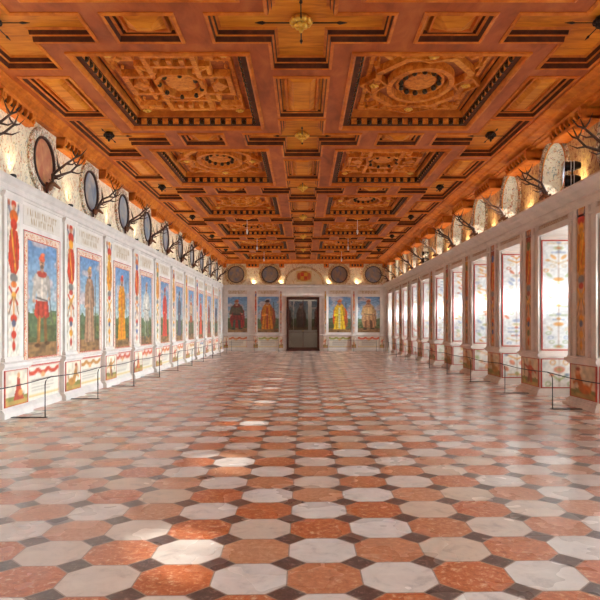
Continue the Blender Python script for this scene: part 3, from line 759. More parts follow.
def make_coffer(W, Ln, kind):
    root = empty('carved_coffer', (0, 0, ZC), cat='ceiling coffer')
    hx, hy = W/2, Ln/2; D = .30
    fr = MB()
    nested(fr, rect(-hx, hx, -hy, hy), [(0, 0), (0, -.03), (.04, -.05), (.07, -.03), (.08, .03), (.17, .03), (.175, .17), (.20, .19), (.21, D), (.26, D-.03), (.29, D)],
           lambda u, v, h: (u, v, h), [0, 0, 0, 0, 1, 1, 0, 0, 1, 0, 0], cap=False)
    fr.build('frame', ['molding', 'groove_shade'], root)
    dt = MB()
    def run(a, b, fixed, axis, sgn):
        n = int(round((b-a)/.205)); st = (b-a)/n
        for i in range(n):
            c = a+st*(i+.5); f0, f1 = fixed, fixed+sgn*.09
            if axis == 'y':
                dt.box(min(f0, f1), max(f0, f1), c-.055, c+.055, .035, .15, 0); dt.sphere((fixed+sgn*.085, c+st/2, .075), .052, 8, 5, 1)
            else:
                dt.box(c-.055, c+.055, min(f0, f1), max(f0, f1), .035, .15, 0); dt.sphere((c+st/2, fixed+sgn*.085, .075), .052, 8, 5, 1)
    run(-hy+.2, hy-.2, -hx+.085, 'y', 1); run(-hy+.2, hy-.2, hx-.085, 'y', -1)
    run(-hx+.2, hx-.2, -hy+.085, 'x', 1); run(-hx+.2, hx-.2, hy-.085, 'x', -1)
    dt.build('dentil_course', ['carved', 'dark_gilt'], root)
    p = MB(); Z = D
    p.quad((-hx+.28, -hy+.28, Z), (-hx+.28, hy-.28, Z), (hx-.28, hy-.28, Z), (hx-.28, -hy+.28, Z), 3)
    band(p, rect(-hx+.36, hx-.36, -hy+.36, hy-.36), rect(-hx+.44, hx-.44, -hy+.44, hy-.44), Z, .04, 0)
    ros = []
    if kind == 'oval':
        band(p, octa(0, 0, .82, 1.06, .5), octa(0, 0, .70, .94, .5), Z, .11)
        band(p, oval(0, 0, .58, .78), oval(0, 0, .48, .66), Z, .13); band(p, oval(0, 0, .42, .56), oval(0, 0, .36, .48), Z, .07)
        relief(p, oval(0, 0, .28, .36), Z, .05)
        for i in range(12):
            a = i*math.pi/6; p.sphere((.33*math.cos(a), .46*math.sin(a), Z-.06), .05, 6, 4, 2)
        for sx, sy in ((-1, 0), (1, 0), (0, -1), (0, 1)):
            cx, cy = sx*(hx-.52) if sx else 0, sy*(hy-.58) if sy else 0
            rx, ry = (.20, .34) if sx else (.40, .19)
            band(p, diamond(cx, cy, rx+.06, ry+.06), diamond(cx, cy, rx-.02, ry-.02), Z, .12); relief(p, diamond(cx, cy, rx-.05, ry-.05), Z, .06)
            ros.append((cx, cy))
        for sx in (-1, 1):
            for sy in (-1, 1):
                relief(p, strip((sx*.62, sy*.98), (sx*(hx-.5), sy*(hy-.5)), .10), Z, .09); relief(p, strip((sx*.80, sy*.62), (sx*(hx-.46), sy*.74), .08), Z, .08)
                relief(p, strip((sx*.45, sy*1.02), (sx*.55, sy*(hy-.46)), .08), Z, .08)
                relief(p, rect(sx*.86-.12, sx*.86+.12, sy*1.22-.14, sy*1.22+.14), Z, .05)
    elif kind == 'cross':
        band(p, cross(0, 0, .92, .42, .44, 1.22), cross(0, 0, .82, .32, .34, 1.10), Z, .12)
        band(p, rect(-.62, .62, -.78, .78), rect(-.53, .53, -.68, .68), Z, .10)
        band(p, octa(0, 0, .42, .54, .5), octa(0, 0, .34, .45, .5), Z, .14); relief(p, octa(0, 0, .26, .36), Z, .07)
        for i in range(8):
            a = i*math.pi/4+.2; p.sphere((.36*math.cos(a), .48*math.sin(a), Z-.13), .045, 6, 4, 2)
        for sx in (-1, 1):
            for sy in (-1, 1):
                q = [(sx*.55, sy*.95), (sx*.95, sy*.95), (sx*.95, sy*.60), (sx*1.0, sy*.60), (sx*1.0, sy*1.18), (sx*.55, sy*1.18)]
                relief(p, q if sx*sy > 0 else q[::-1], Z, .10)
                relief(p, diamond(sx*.78, sy*1.07, .08, .09), Z, .13)
                relief(p, strip((sx*.30, sy*.50), (sx*.58, sy*.74), .07), Z, .12)
                ros.append((sx*.90, sy*1.22))
        for sy in (-1, 1):
            for q in (-.2, 0, .2): relief(p, rect(q-.05, q+.05, sy*.96-.1, sy*.96+.1), Z, .13)
        for sx in (-1, 1): relief(p, diamond(sx*.68, 0, .16, .24), Z, .13)
    else:   # 'star'
        band(p, octa(0, 0, .95, 1.2, .42), octa(0, 0, .85, 1.08, .42), Z, .08)
        for a0 in range(6):
            a = a0*math.pi/3+math.pi/6; cx, cy = .52*math.cos(a), .74*math.sin(a)
            hexp = [(cx+.25*math.cos(t*math.pi/3), cy+.33*math.sin(t*math.pi/3)) for t in range(6)]; hin = [(cx+.18*math.cos(t*math.pi/3), cy+.25*math.sin(t*math.pi/3)) for t in range(6)]
            band(p, hexp, hin, Z, .12); p.sphere((cx, cy, Z-.03), .06, 6, 4, 2)
        band(p, oval(0, 0, .30, .38, 20), oval(0, 0, .22, .28, 20), Z, .14)
        for sx in (-1, 1):
            for sy in (-1, 1): relief(p, strip((sx*.7, sy*1.0), (sx*(hx-.5), sy*(hy-.5)), .12), Z, .10); ros.append((sx*.9, sy*1.2))
    for sx in (-1, 1):
        for q in np.linspace(-hy+.62, hy-.62, 9): relief(p, diamond(sx*(hx-.50), q, .035, .09), Z, .05)
    for sy in (-1, 1):
        for q in np.linspace(-hx+.62, hx-.62, 7): relief(p, diamond(q, sy*(hy-.50), .09, .035), Z, .05)
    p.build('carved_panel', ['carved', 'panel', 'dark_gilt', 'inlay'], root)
    r0 = MB(); rosette(r0, 0, 0, 0, .085)
    for i, (x, y) in enumerate(ros):
        if i == 0: first = r0.build('rosette', 'gilt', root, True); q = first
        else: q = first.copy(); col.objects.link(q); q.parent = root
        q.location = (x, y, Z-.12)
    return root
proto = {}
def coffer_at(xx, y0, kind, label):
    W = xx[1]-xx[0]; key = (round(W, 2), kind)
    if key not in proto: proto[key] = o = make_coffer(W, CLEN, kind)
    else: o = copy_tree(proto[key])
    o.location = ((xx[0]+xx[1])/2, y0+CLEN/2, ZC); tag(o, label, 'ceiling coffer', 'carved coffers of the wooden ceiling')
seqL = ['cross', 'oval', 'star', 'cross', 'oval', 'star']; seqR = ['oval', 'cross', 'oval', 'star', 'cross', 'oval']
DESC = {'cross': 'stepped cross strapwork', 'oval': 'a carved oval wreath', 'star': 'a ring of carved hexagons'}
for k in range(-2, 6):
    y0 = CB0+CPIT*k; i = max(k, 0)
    if k < 0: wl_, wr_ = 'left', 'right'
    for xx, seq, side in ((CXL, seqL, 'left'), (CXR, seqR, 'right')):
        if k < 0: continue
        kd = seq[k]
        coffer_at(xx, y0, kd, f'{ORD[k]} carved coffer with {DESC[kd]}, {side} ceiling row')
for k in (-2, -1):      # behind the viewer
    for xx, side in ((CXL, 'left'), (CXR, 'right')):
        coffer_at(xx, CB0+CPIT*k, 'oval', f'carved brown coffer of the {side} row, overhead and behind the viewer' if k == -1 else f'rearmost carved coffer of the {side} row behind the viewer')

# ---- iron crosses with gilt bosses at each crossing
def make_boss(big, dark):
    root = empty('ceiling_boss', (0, 0, ZC))
    b = MB(); s = 1.0 if big else .75; mt_ = 'iron' if dark else 'gilt'
    for i in range(10):
        a = i*math.pi/5; b.sphere((.115*s*math.cos(a), .115*s*math.sin(a), .08), (.05*s, .05*s, .045*s), 6, 4)
    for i in range(6):
        a = i*math.pi/3+.3; b.sphere((.055*s*math.cos(a), .055*s*math.sin(a), .03), (.045*s, .045*s, .04*s), 6, 4)
    b.sphere((0, 0, -.01), (.035*s, .035*s, .06*s), 8, 5)
    b.rings([[(r*s*math.cos(2*math.pi*i/12), r*s*math.sin(2*math.pi*i/12), z) for i in range(12)] for r, z in ((.10, .15), (.13, .11), (.12, .09), (.06, .08))], 0)
    b.build('rosette', mt_, root, True)
    L = .62 if big else .50
    for i in range(4):
        a = i*math.pi/2; ca, sa = math.cos(a), math.sin(a)
        r = MB(); r.tube([(.08*ca, .08*sa, .07), ((L-.12)*ca, (L-.12)*sa, .07)], .008*s+.001, 6)
        r.tube([((L-.14)*ca, (L-.14)*sa, .07), ((L-.10)*ca, (L-.10)*sa, .07), (L*ca, L*sa, .07)], [.009, .024*s, .003], 6)
        r.build('spear_rod', 'iron', root)
    return root
bossC = None; bossS = None
for k in range(-1, 6):
    yc = CB0+CPIT*k-.71; i = k
    nm = ORD[k] if k >= 0 else None
    o = bossC = make_boss(True, False) if bossC is None else bossC
    if k > -1: o = copy_tree(bossC)
    o.location = (-.04, yc, ZC)
    tag(o, f'{nm} gilt boss with crossed iron spear rods on the ceiling centre line' if nm else 'gilt boss with crossed rods on the ceiling centre line behind the viewer', 'ceiling boss', 'iron and gilt bosses of the ceiling')
    for x, side in ((-4.18, 'left'), (4.0, 'right')):
        if bossS is None: bossS = o = make_boss(False, True)
        else: o = copy_tree(bossS)
        o.location = (x, yc, ZC)
        tag(o, f'{nm} dark iron boss with spear rods along the {side} edge of the ceiling' if nm else f'dark iron boss with rods at the {side} ceiling edge behind the viewer', 'ceiling boss', 'iron and gilt bosses of the ceiling')
# thin white pendants under the far part of the ceiling
pp = None
PEND = [(-2.15, 23.4, 'nearest'), (-2.15, 28.3, 'second nearest'), (-2.15, 33.2, 'third nearest'), (-.35, 23.5, None), (-.35, 28.2, None), (-.35, 33, None)]
for i, (x, y, nm) in enumerate([(-2.15, 23.07, 'nearest'), (-2.15, 27.95, 'middle'), (-2.15, 32.83, 'farthest'), (2.02, 23.07, 'nearest'), (2.02, 27.95, 'middle'), (2.02, 32.83, 'farthest')]):
    if pp is None:
        pp = empty('hanging_pendant', (0, 0, 0)); a = MB(); a.tube([(0, 0, 0), (0, 0, -.38)], .008, 5); a.build('cord', 'lamp_white', pp)
        b = MB(); b.tube([(0, 0, -.36), (0, 0, -.42), (0, 0, -.50), (0, 0, -.56)], [.012, .04, .035, .005], 8); b.build('drop', 'lamp_white', pp, True); o = pp
    else: o = copy_tree(pp)
    o.location = (x, y, ZC+.02)
    tag(o, f'{nm} thin white pendant hanging in the {"left" if x < 0 else "right"} half of the far ceiling', 'pendant', 'thin white ceiling pendants')

# ================================================================== LEFT WALL PAINTINGS
PL = [dict(robe=(178, 66, 44), under=(190, 176, 160), hat=(214, 96, 60), style='armor', legs=(150, 100, 50), d='man in red skirted tunic and plumed red helmet'),
      dict(robe=(158, 118, 88), under=(190, 160, 130), hat=(176, 130, 80), style='robe', d='man in long pale brown robe with staff'),
      dict(robe=(214, 138, 22), under=(190, 100, 30), hat=(190, 70, 40), style='robe', d='man in long golden orange robe'),
      dict(robe=(186, 176, 160), under=(206, 196, 180), hat=(160, 120, 100), style='armor', legs=(130, 130, 110), d='man in pale grey armour'),
      dict(robe=(196, 62, 40), under=(170, 60, 40), hat=(150, 60, 50), style='robe', d='man in red robe'),
      dict(robe=(88, 84, 96), under=(120, 90, 80), hat=(80, 70, 80), style='robe', d='man in dark grey robe'),
      dict(robe=(178, 84, 44), under=(190, 150, 110), hat=(170, 80, 50), style='armor', legs=(110, 60, 40), d='man in rust tunic'),
      dict(robe=(204, 64, 34), under=(204, 110, 50), hat=(190, 80, 40), style='robe', d='man in bright red robe'),
      dict(robe=(150, 62, 40), under=(90, 70, 80), hat=(120, 60, 50), style='robe', d='man in brownish red robe'),
      dict(robe=(120, 66, 46), under=(70, 66, 80), hat=(100, 60, 40), style='armor', legs=(70, 50, 50), d='man in dark brown dress')]
def frame_painted(root, fn, u0, u1, v0, v1, wd, n, seed, sc=30):
    """painted border band around a portrait, as a mesh of its own with moulded edges"""
    fr = MB()
    rr = rect(u0, u1, v0, v1)
    rs = [[fn(p[0], p[1], h) for p in inset(rr, d)] for d, h in ((0, 0), (0, n), (.02, n), (.03, n-.01), (wd-.02, n-.01), (wd-.015, n), (wd, n), (wd, 0))]
    fr.rings(rs, [0, 1, 0, 2, 0, 1, 0], cap0=False, cap1=False)
    return fr.build('painted_frame', ['white', 'redline', 'border_fresco'], root)
M['border_fresco'] = plaster('border_fresco', lin(224, 200, 176), .65, [lin(196, 84, 50), lin(206, 130, 70)], 16, .55)
def local(fn, org):
    return lambda u, v, n: tuple(Vector(fn(u, v, n))-Vector(org))
for k in range(-5, LN):
    c = L0+LP*(k+.5); a, b = c-.80, c+.80
    if c > YF: continue
    vis = k >= -1; i = k-0
    st = dict(PL[k % 10]); d = st.pop('d')
    org = (XL, c, .9); fn = local(FL, org)
    nm = ORD[k] if k >= 0 else 'outside the picture,'
    w_, h_ = (44, 128) if k < 2 and k >= 0 else ((34, 96) if k < 5 else (24, 70))
    if k < 0: w_, h_ = 16, 44
    t = empty('portrait_mural', org); tag(t, (f'{ORD[k]} left wall portrait, {d}' if k >= 0 else f'left wall fresco portrait beside or behind the viewer, {d}'), 'mural', 'full-length portraits along the left wall')
    frame_painted(t, fn, a, b, .775, 3.20, .16, .03, k)
    portrait_canvas(100+k, w_, h_, **st).mesh('painting', fn, a+.16, b-.16, .925, 3.04, .015, 0, t)
    # inscription strip in the frieze
    o = frieze_canvas(200+k, 70 if k in (0, 1) else 40, 18 if k in (0, 1) else 12).mesh('painted_inscription', FL, c-.80, c+.80, 3.30, 3.64, .016, .01)
    tag(o, f'faded ochre painted inscription above the {ORD[k]} left wall portrait' if k >= 0 else f'faded painted inscription on the left wall beside the viewer, bay {["one", "two", "three", "four", "five"][-k-1]} back', 'inscription', 'inscriptions of the left frieze')
    o = cartouche_canvas(300+k, 34 if 0 <= k < 2 else 20, 24 if 0 <= k < 2 else 14).mesh('dado_cartouche', FL, c-.74, c+.74, .17, .77, .022, .01)
    tag(o, f'cream painted dado tablet with coloured garland below the {ORD[k]} left wall portrait' if k >= 0 else f'cream dado tablet with garland on the left wall, {["one", "two", "three", "four", "five"][-k-1]} bays behind the picture edge', 'dado panel', 'garlanded tablets of the left dado')
for k in range(-5, LN+1):
    c = L0+LP*k
    if c > YF-.5: continue
    big = 0 <= k < 3
    w_, h_ = (24, 120) if big else ((16, 80) if k < 6 else (10, 50))
    nm = ORD[k] if k >= 0 else None; bk = ["one", "two", "three", "four", "five"][-k-1] if k < 0 else ''
    o = caryatid_canvas(400+k, w_, h_).mesh('pilaster_painting', FL, c-.20, c+.20, .99, 3.61, .07, .05)
    tag(o, f'{nm} tall narrow painted pilaster figure in orange and red on the left wall' if nm else f'painted pilaster figure on the left wall, {bk} bays behind the picture edge', 'mural', 'painted pilasters of the left wall')
    o = beast_canvas(500+k, 30 if big else 18, 26 if big else 16).mesh('dado_painting', FL, c-.42, c+.42, .17, .77, .122, .10)
    tag(o, f'{nm} red-edged dado painting of an orange creature on green ground, left wall pedestal' if nm else f'dado painting on a left wall pedestal, {bk} bays behind the picture edge', 'dado panel', 'creature paintings of the left pedestals')

# ================================================================== FAR WALL PAINTINGS
FP = [(-4.12, dict(robe=(120, 44, 34), under=(90, 80, 60), hat=(150, 80, 50), cloak=(150, 40, 34), style='armor', legs=(60, 80, 60)), 'man in dark red cloak', 'far left'),
      (-2.20, dict(robe=(196, 120, 34), under=(150, 50, 40), hat=(60, 40, 40), cloak=(150, 60, 34), style='robe'), 'man in gold and red robe', 'left of the door'),
      (2.16, dict(robe=(236, 186, 36), under=(210, 210, 190), hat=(214, 100, 34), cloak=(224, 90, 30), style='robe'), 'man in bright yellow robe', 'right of the door'),
      (3.93, dict(robe=(176, 128, 84), under=(190, 150, 100), hat=(150, 90, 60), cloak=(170, 120, 80), style='armor', legs=(110, 70, 40)), 'man in tan cape', 'far right')]
for i, (x, st, d, pl) in enumerate(FP):
    org = (x, YF, 1.0); fn = local(FF, org); t = empty('portrait_mural', org)
    tag(t, f'end wall fresco portrait of a {d}, {pl}', 'mural', 'portraits on the end wall')
    hw = .67
    mf = MB(); mf.rings([[fn(p[0], p[1], h) for p in inset(rect(x-hw-.12, x+hw+.12, 1.0, 3.38), dd)] for dd, h in ((0, 0), (0, .035), (.03, .045), (.08, .03), (.11, .02), (.11, 0))], 0, cap0=False, cap1=False)
    mf.build('frame', 'white', t)
    portrait_canvas(600+i, 44, 72, **st).mesh('painting', fn, x-hw, x+hw, 1.1, 3.27, .018, 0, t)
    o = cartouche_canvas(620+i, 30, 14).mesh('dado_cartouche', FF, x-hw, x+hw, .2, .86, .02, .01)
    tag(o, f'painted garland tablet in the end wall dado below the {d}', 'dado panel', 'garland tablets of the end wall dado')
    o = frieze_canvas(640+i, 40, 10, bg=(216, 196, 176)).mesh('painted_inscription', FF, x-hw, x+hw, 3.44, 3.66, .02, .01)
    tag(o, f'faded painted inscription above the end wall portrait of the {d}', 'inscription', 'inscriptions of the end wall')
for i, (x, pl) in enumerate(((-3.12+.2, 'between the two left portraits'), (-1.40, 'just left of the door'), (1.30, 'just right of the door'), (3.02, 'between the two right portraits'), (-4.72, 'in the left corner'), (4.72, 'in the right corner'))):
    o = beast_canvas(660+i, 14, 24).mesh('dado_painting', FF, x-.14, x+.14, .18, .88, .112, .09)
    tag(o, f'small painted figure on the end wall dado pedestal {pl}', 'dado panel', 'pedestal paintings of the end wall')
    if abs(x) < 4.5:
        o = caryatid_canvas(670+i, 8, 60, bg=(222, 200, 178)).mesh('pilaster_painting', FF, x-.05, x+.05, 1.05, 3.6, .068, .05)
        tag(o, f'thin painted pilaster stripe on the end wall {pl}', 'mural', 'pilaster stripes of the end wall')

# ================================================================== MEDALLIONS
def disc_canvas(seed, cols, n=26):
    c = Canvas(n, n, cols[0], seed); a = c.noise(5, 5); c.put(np.clip(a*3-1.3, 0, 1), cols[1], .8)
    b = c.noise(8, 8); c.put(np.clip(b*4-2.5, 0, 1), cols[2], .7)
    for k in range(4): c.line((c.r.random(), 0), (c.r.random(), 1), .05, cols[2], .35)
    return c
M['wreath'] = plaster('wreath_fresco', lin(236, 226, 204), .65, [lin(190, 166, 112), lin(176, 96, 60), lin(120, 124, 104)], 13, .52)
M['lunette_cream'] = plaster('lunette_cream', lin(232, 214, 172), .65, [lin(206, 160, 90)], 8, .62)
M['wreath_gold'] = plaster('golden_wreath', lin(214, 190, 140), .65, [lin(150, 116, 66), lin(170, 96, 56)], 12, .54)
def medallion(fn, org, u, v, r, cols, seed, label, group, ring='wreath'):
    t = empty('medallion', org); tag(t, label, 'medallion', group); f = local(fn, org)
    cir = lambda rr, n, N=40: [f(u+rr*math.cos(2*math.pi*i/N), v+rr*math.sin(2*math.pi*i/N), n) for i in range(N)]
    m = MB(); m.rings([cir(r*1.46, 0), cir(r*1.46, .05), cir(r*1.38, .065), cir(r*1.12, .055), cir(r*1.06, .03)], 0, cap0=False, cap1=False); m.build('wreath_ring', ring, t)
    m = MB(); m.rings([cir(r*1.08, .02), cir(r*1.08, .075), cir(r*1.0, .075), cir(r*.97, .02)], 0, cap0=False, cap1=False); m.build('rim', 'disc_rim', t)
    c = disc_canvas(seed, cols); n = c.w
    # polar mesh carrying the pigment
    vs = [f(u, v, .03)]; cc = [c.a[n//2, n//2]]; fs = []; K = 8; N = 32
    for a in range(1, K+1):
        for b in range(N):
            q = a/K*.99; x, y = q*math.cos(2*math.pi*b/N), q*math.sin(2*math.pi*b/N)
            vs.append(f(u+x*r, v+y*r, .03)); cc.append(c.a[min(n-1, int((y+1)/2*n)), min(n-1, int((x+1)/2*n))])
    for b in range(N): fs.append((0, 1+b, 1+(b+1) % N))
    for a in range(K-1):
        for b in range(N): i0 = 1+a*N; fs.append((i0+b, i0+N+b, i0+N+(b+1) % N, i0+(b+1) % N))
    me = bpy.data.meshes.new('disc'); me.from_pydata(vs, [], fs); at = me.color_attributes.new('paint', 'FLOAT_COLOR', 'POINT')
    at.data.foreach_set('color', np.concatenate([srgb(np.array(cc)/255), np.ones((len(cc), 1))], 1).astype(np.float32).ravel()); me.materials.append(M['paint'])
    o = bpy.data.objects.new('disc', me); col.objects.link(o); o.parent = t
    return t
BL = ((160, 164, 166), (124, 138, 158), (206, 186, 160)); PK = ((206, 150, 110), (190, 110, 80), (222, 180, 120)); GB = ((146, 128, 112), (110, 118, 142), (186, 148, 112))
for k in range(-2, LN):
    c = L0+LP*(k+.5)
    if c > YF-.3: continue
    lab = f'{ORD[k]} oval-looking round medallion above the left cornice, {"pinkish" if k == 0 else "blue-grey"} centre' if k >= 0 else f'round painted medallion above the left cornice, {["one", "two"][-k-1]} bays behind the picture edge'
    medallion(FL, (XL, c, 4.0), c, 4.60, .43, PK if k == 0 else BL, 700+k, lab, 'medallions above the left cornice')
for i, (x, pl) in enumerate(zip(FD, ('leftmost', 'second from the left', 'second from the right', 'rightmost'))):
    medallion(FF, (x, YF, 4.0), x, 4.62, .47, GB, 720+i, f'round brownish medallion with golden ring high on the end wall, {pl}', 'round medallions on the end wall', 'wreath_gold')
# central lunette
t = empty('lunette', (0, YF-.005, 4.0)); tag(t, 'semicircular painted lunette with coat of arms above the door', 'lunette')
hs = lambda r, n, N=32: [(r*math.cos(math.pi*i/N), -n, r*.88*math.sin(math.pi*i/N)+.02) for i in range(N+1)]
m = MB(); m.rings([hs(1.25, 0), hs(1.25, .07), hs(1.15, .08), hs(1.10, .04)], 0, cap0=False, cap1=False); m.build('rim', 'wreath_gold', t)
m = MB(); m.rings([hs(1.12, 0), hs(1.12, .045)], 0); m.build('field', 'lunette_cream', t)
cc = Canvas(30, 24, (222, 190, 120), 5); cc.ell(.5, .5, .42, .42, (214, 130, 40)); cc.rect(.3, .7, .2, .8, (206, 70, 34)); cc.rect(.5, .7, .5, .8, (226, 170, 50)); cc.rect(.3, .5, .2, .5, (226, 170, 50)); cc.ell(.5, .9, .16, .09, (190, 120, 40)); cc.ell(.16, .5, .1, .3, (190, 90, 40)); cc.ell(.84, .5, .1, .3, (190, 90, 40))
cc.mesh('coat_of_arms', lambda u, v, n: (u, -n, v), -.46, .46, .18, .84, .07, .04, t)

# ================================================================== RIGHT WALL PAINTINGS
HO = PP/2-PH
for k in range(-6, 10):
    c = P0+PP*k; a, b = c-PH, c+PH
    vis = k >= 0
    bk = ["one", "two", "three", "four", "five", "six"][-k-1] if k < 0 else ''
    nm = ORD[k] if vis else None; w_, h_ = (22, 120) if 0 <= k < 3 else (12, 70)
    o = caryatid_canvas(800+k, w_, h_, bg=(206, 160, 116)).mesh('pilaster_painting', FR, c-.18, c+.18, .96, 3.72, .04, 0)
    tag(o, f'{nm} narrow painted pilaster figure in deep orange on the right wall pier' if vis else f'painted pilaster figure on the right wall, {bk} piers behind the picture edge', 'mural', 'painted pilasters of the right wall')
    o = beast_canvas(830+k, 30 if 0 <= k < 2 else 16, 24 if 0 <= k < 2 else 14, bg=(222, 196, 160)).mesh('dado_painting', FR, a+.03, b-.03, .17, .79, .015, 0)
    tag(o, f'{nm} red-edged dado painting on the hall side of a right wall pier' if vis else f'dado painting on a right wall pier, {bk} piers behind the picture edge', 'dado panel', 'pier dado paintings of the right wall')
    # frieze inscription over the bay
    o = frieze_canvas(860+k, 50 if 0 <= k < 3 else 28, 10, bg=(206, 176, 150), ink=(160, 104, 60)).mesh('painted_inscription', FR, c+PP/2-.78, c+PP/2+.78 if c+PP/2+.78 < YF else YF-.02, 3.575, 3.655, .012, 0)
    tag(o, f'brownish painted inscription over the {nm} visible right wall window bay' if vis else f'painted inscription over a right wall bay, {bk} piers behind the picture edge', 'inscription', 'inscriptions of the right frieze')
    # reveal facing the viewer: the near side of this pier
    fr_ = lambda u, v, n, a=a: (u, a-n, v)
    w_, h_ = (34, 110) if 0 <= k < 3 else ((24, 80) if k < 6 else (16, 50))
    if not vis: w_, h_ = 12, 30
    t = empty('reveal_mural', (XR, a, .96)); tag(t, f'white red-outlined painted window reveal on the {nm} right pier' if vis else f'painted window reveal of a right wall pier, {bk} piers behind the picture edge', 'mural', 'painted window reveals of the right wall')
    f = local(fr_, (XR, a, .96))
    cv = grotesque_canvas(900+k, w_, h_, bg=(226, 224, 220), dens=1.0, cols=[(222, 150, 70), (206, 100, 60), (150, 160, 186), (170, 180, 130), (214, 190, 150)], strong=.85, ny=24)
    cv.mesh('painting', f, XR+.06, XW-.16, 1.02, 3.32, .012, 0, t)
    m = MB(); m.rings([[f(p[0], p[1], h) for p in inset(rect(XR+.03, XW-.12, .97, 3.36), dd)] for dd, h in ((0, 0), (0, .016), (.022, .016), (.022, 0))], 0, cap0=False, cap1=False); m.build('red_outline', 'redline', t)
    t = empty('reveal_dado', (XR, a, .15)); tag(t, f'painted dado of the reveal on the near side of the {nm} right pier' if vis else f'painted reveal dado of a right pier, {bk} piers behind the picture edge', 'dado panel', 'reveal dado paintings of the right wall')
    f = local(fr_, (XR, a, .15))
    cv = grotesque_canvas(930+k, 30 if 0 <= k < 3 else 16, 24 if 0 <= k < 3 else 14, bg=(226, 218, 206), cols=[(222, 150, 70), (206, 100, 60), (110, 120, 150), (150, 160, 90)], strong=.8, ny=4)
    cv.mesh('painting', f, XR+.05, XW-.12, .18, .78, .012, 0, t)
    m = MB(); m.rings([[f(p[0], p[1], h) for p in inset(rect(XR+.02, XW-.10, .155, .80), dd)] for dd, h in ((0, 0), (0, .016), (.022, .016), (.022, 0))], 0, cap0=False, cap1=False); m.build('red_outline', 'redline', t)
    # orange painted band round the round window
    cb = c+PP/2
    if cb < YF-.4:
        cir = lambda rr, n, N=36: [(XR-n, cb+rr*math.cos(2*math.pi*i/N), ZO+rr*math.sin(2*math.pi*i/N)) for i in range(N)]
        m = MB(); m.rings([cir(RO+.02, 0), cir(RO+.02, .02), cir(RO-.005, .025), cir(RO-.005, 0)], 1, loop=True)
        m.rings([cir(RO+.03, 0), cir(RO+.08, .05), cir(RO+.12, .05), cir(RO+.14, 0)], 0, cap0=False, cap1=False)
        o = m.build('window_surround', ['wreath', 'orange_line'])
        tag(o, f'{nm} painted round window surround above the right cornice' if vis else f'round window surround above the right cornice, {bk} bays behind the picture edge', 'window surround', 'round window surrounds')

# ================================================================== STAG TROPHIES on both cornices
def antler_mesh(s, seed):
    """one branching antler; s = side sign in local y; local x points into the hall"""
    r = random.Random(seed); mb = MB()
    P = lambda x, y, z: Vector((x, y*s, z))
    main = [P(.10, .04, .22), P(.13, .12, .34), P(.24, .22, .43), P(.40, .28, .52), P(.54, .28, .66), P(.60, .22, .84)]
    main = [p+Vector((r.uniform(-.03, .03), r.uniform(-.03, .03), r.uniform(-.02, .02))) for p in main]
    mb.tube(main, [.034, .031, .027, .023, .019, .006], 7)
    for a, off in ((1, (.22, -.04, -.02)), (2, (-.04, .10, .22)), (3, (.24, .02, .0)), (4, (.18, .06, .10)), (4, (-.10, .02, .20))):
        b = main[a]; o = Vector((off[0]+r.uniform(-.03, .03), off[1]*s, off[2]+r.uniform(-.02, .03)))
        mb.tube([b, b+o*.5+Vector((0, 0, -.02)), b+o+Vector((0, 0, .04))], [.021, .015, .004], 6)
    return mb
def make_trophy(seed, horn):
    root = empty('stag_trophy', (0, 0, 0))
    h = MB()      # carved head on a short neck: lofted sections along a curve
    secs = [((.01, 0, .10), .06, .07), ((.04, 0, .13), .055, .07), ((.08, 0, .18), .048, .06), ((.12, 0, .20), .045, .05), ((.16, 0, .175), .036, .038), ((.21, 0, .135), .025, .028), ((.235, 0, .115), .022, .022), ((.245, 0, .107), .009, .010)]
    rs = []
    for i, (p, ry, rz) in enumerate(secs):
        q0 = Vector(secs[max(i-1, 0)][0]); q1 = Vector(secs[min(i+1, len(secs)-1)][0]); d = (q1-q0).normalized(); up_ = Vector((0, 1, 0)).cross(d)*-1
        rs.append([Vector(p)+Vector((0, 1, 0))*ry*math.cos(2*math.pi*k/12)+up_*rz*math.sin(2*math.pi*k/12) for k in range(12)])
    h.rings(rs, 0)
    hd = h.build('head', 'hide', root, True)
    for s in (-1, 1):
        e = MB(); e.tube([(.09, .035*s, .22), (.07, .08*s, .25), (.05, .13*s, .26)], [.013, .022, .004], 7); e.build('ear', 'hide', hd, True)
        y = MB(); y.sphere((.155, .034*s, .195), .008, 6, 4); y.build('eye', 'black', hd, True)
        antler_mesh(s, seed+s).build('antler', horn, root, True)
    b = MB(); b.rings([[(x, .09*math.cos(2*math.pi*k/16), .12+.11*math.sin(2*math.pi*k/16)) for k in range(16)] for x in (-.02, .02)], 0)
    b.build('mounting_plaque', 'dark_wood', root)
    return root
protoL = [make_trophy(11+3*i, 'antler') for i in range(3)]
used = set()
for k in range(-2, LN):
    c = L0+LP*(k+.5)
    if c > YF-.3: continue
    j = k % 3; o = protoL[j] if j not in used else copy_tree(protoL[j]); used.add(j)
    o.location = (XL+.10, c, ZT+.0); o.rotation_euler = (0, 0, .35 if k % 2 else .25); q = R.uniform(.88, 1.0); o.scale = (q, q, q)
    tag(o, f'{ORD[k]} dark branching stag antlers on a carved head at the left cornice' if k >= 0 else f'stag antlers at the left cornice, {["one", "two"][-k-1]} bays nearer than the picture edge medallion', 'hunting trophy', 'stag trophies along the left cornice')
protoR = [make_trophy(31+3*i, 'pale_antler' if i == 1 else 'antler') for i in range(3)]
used = set()
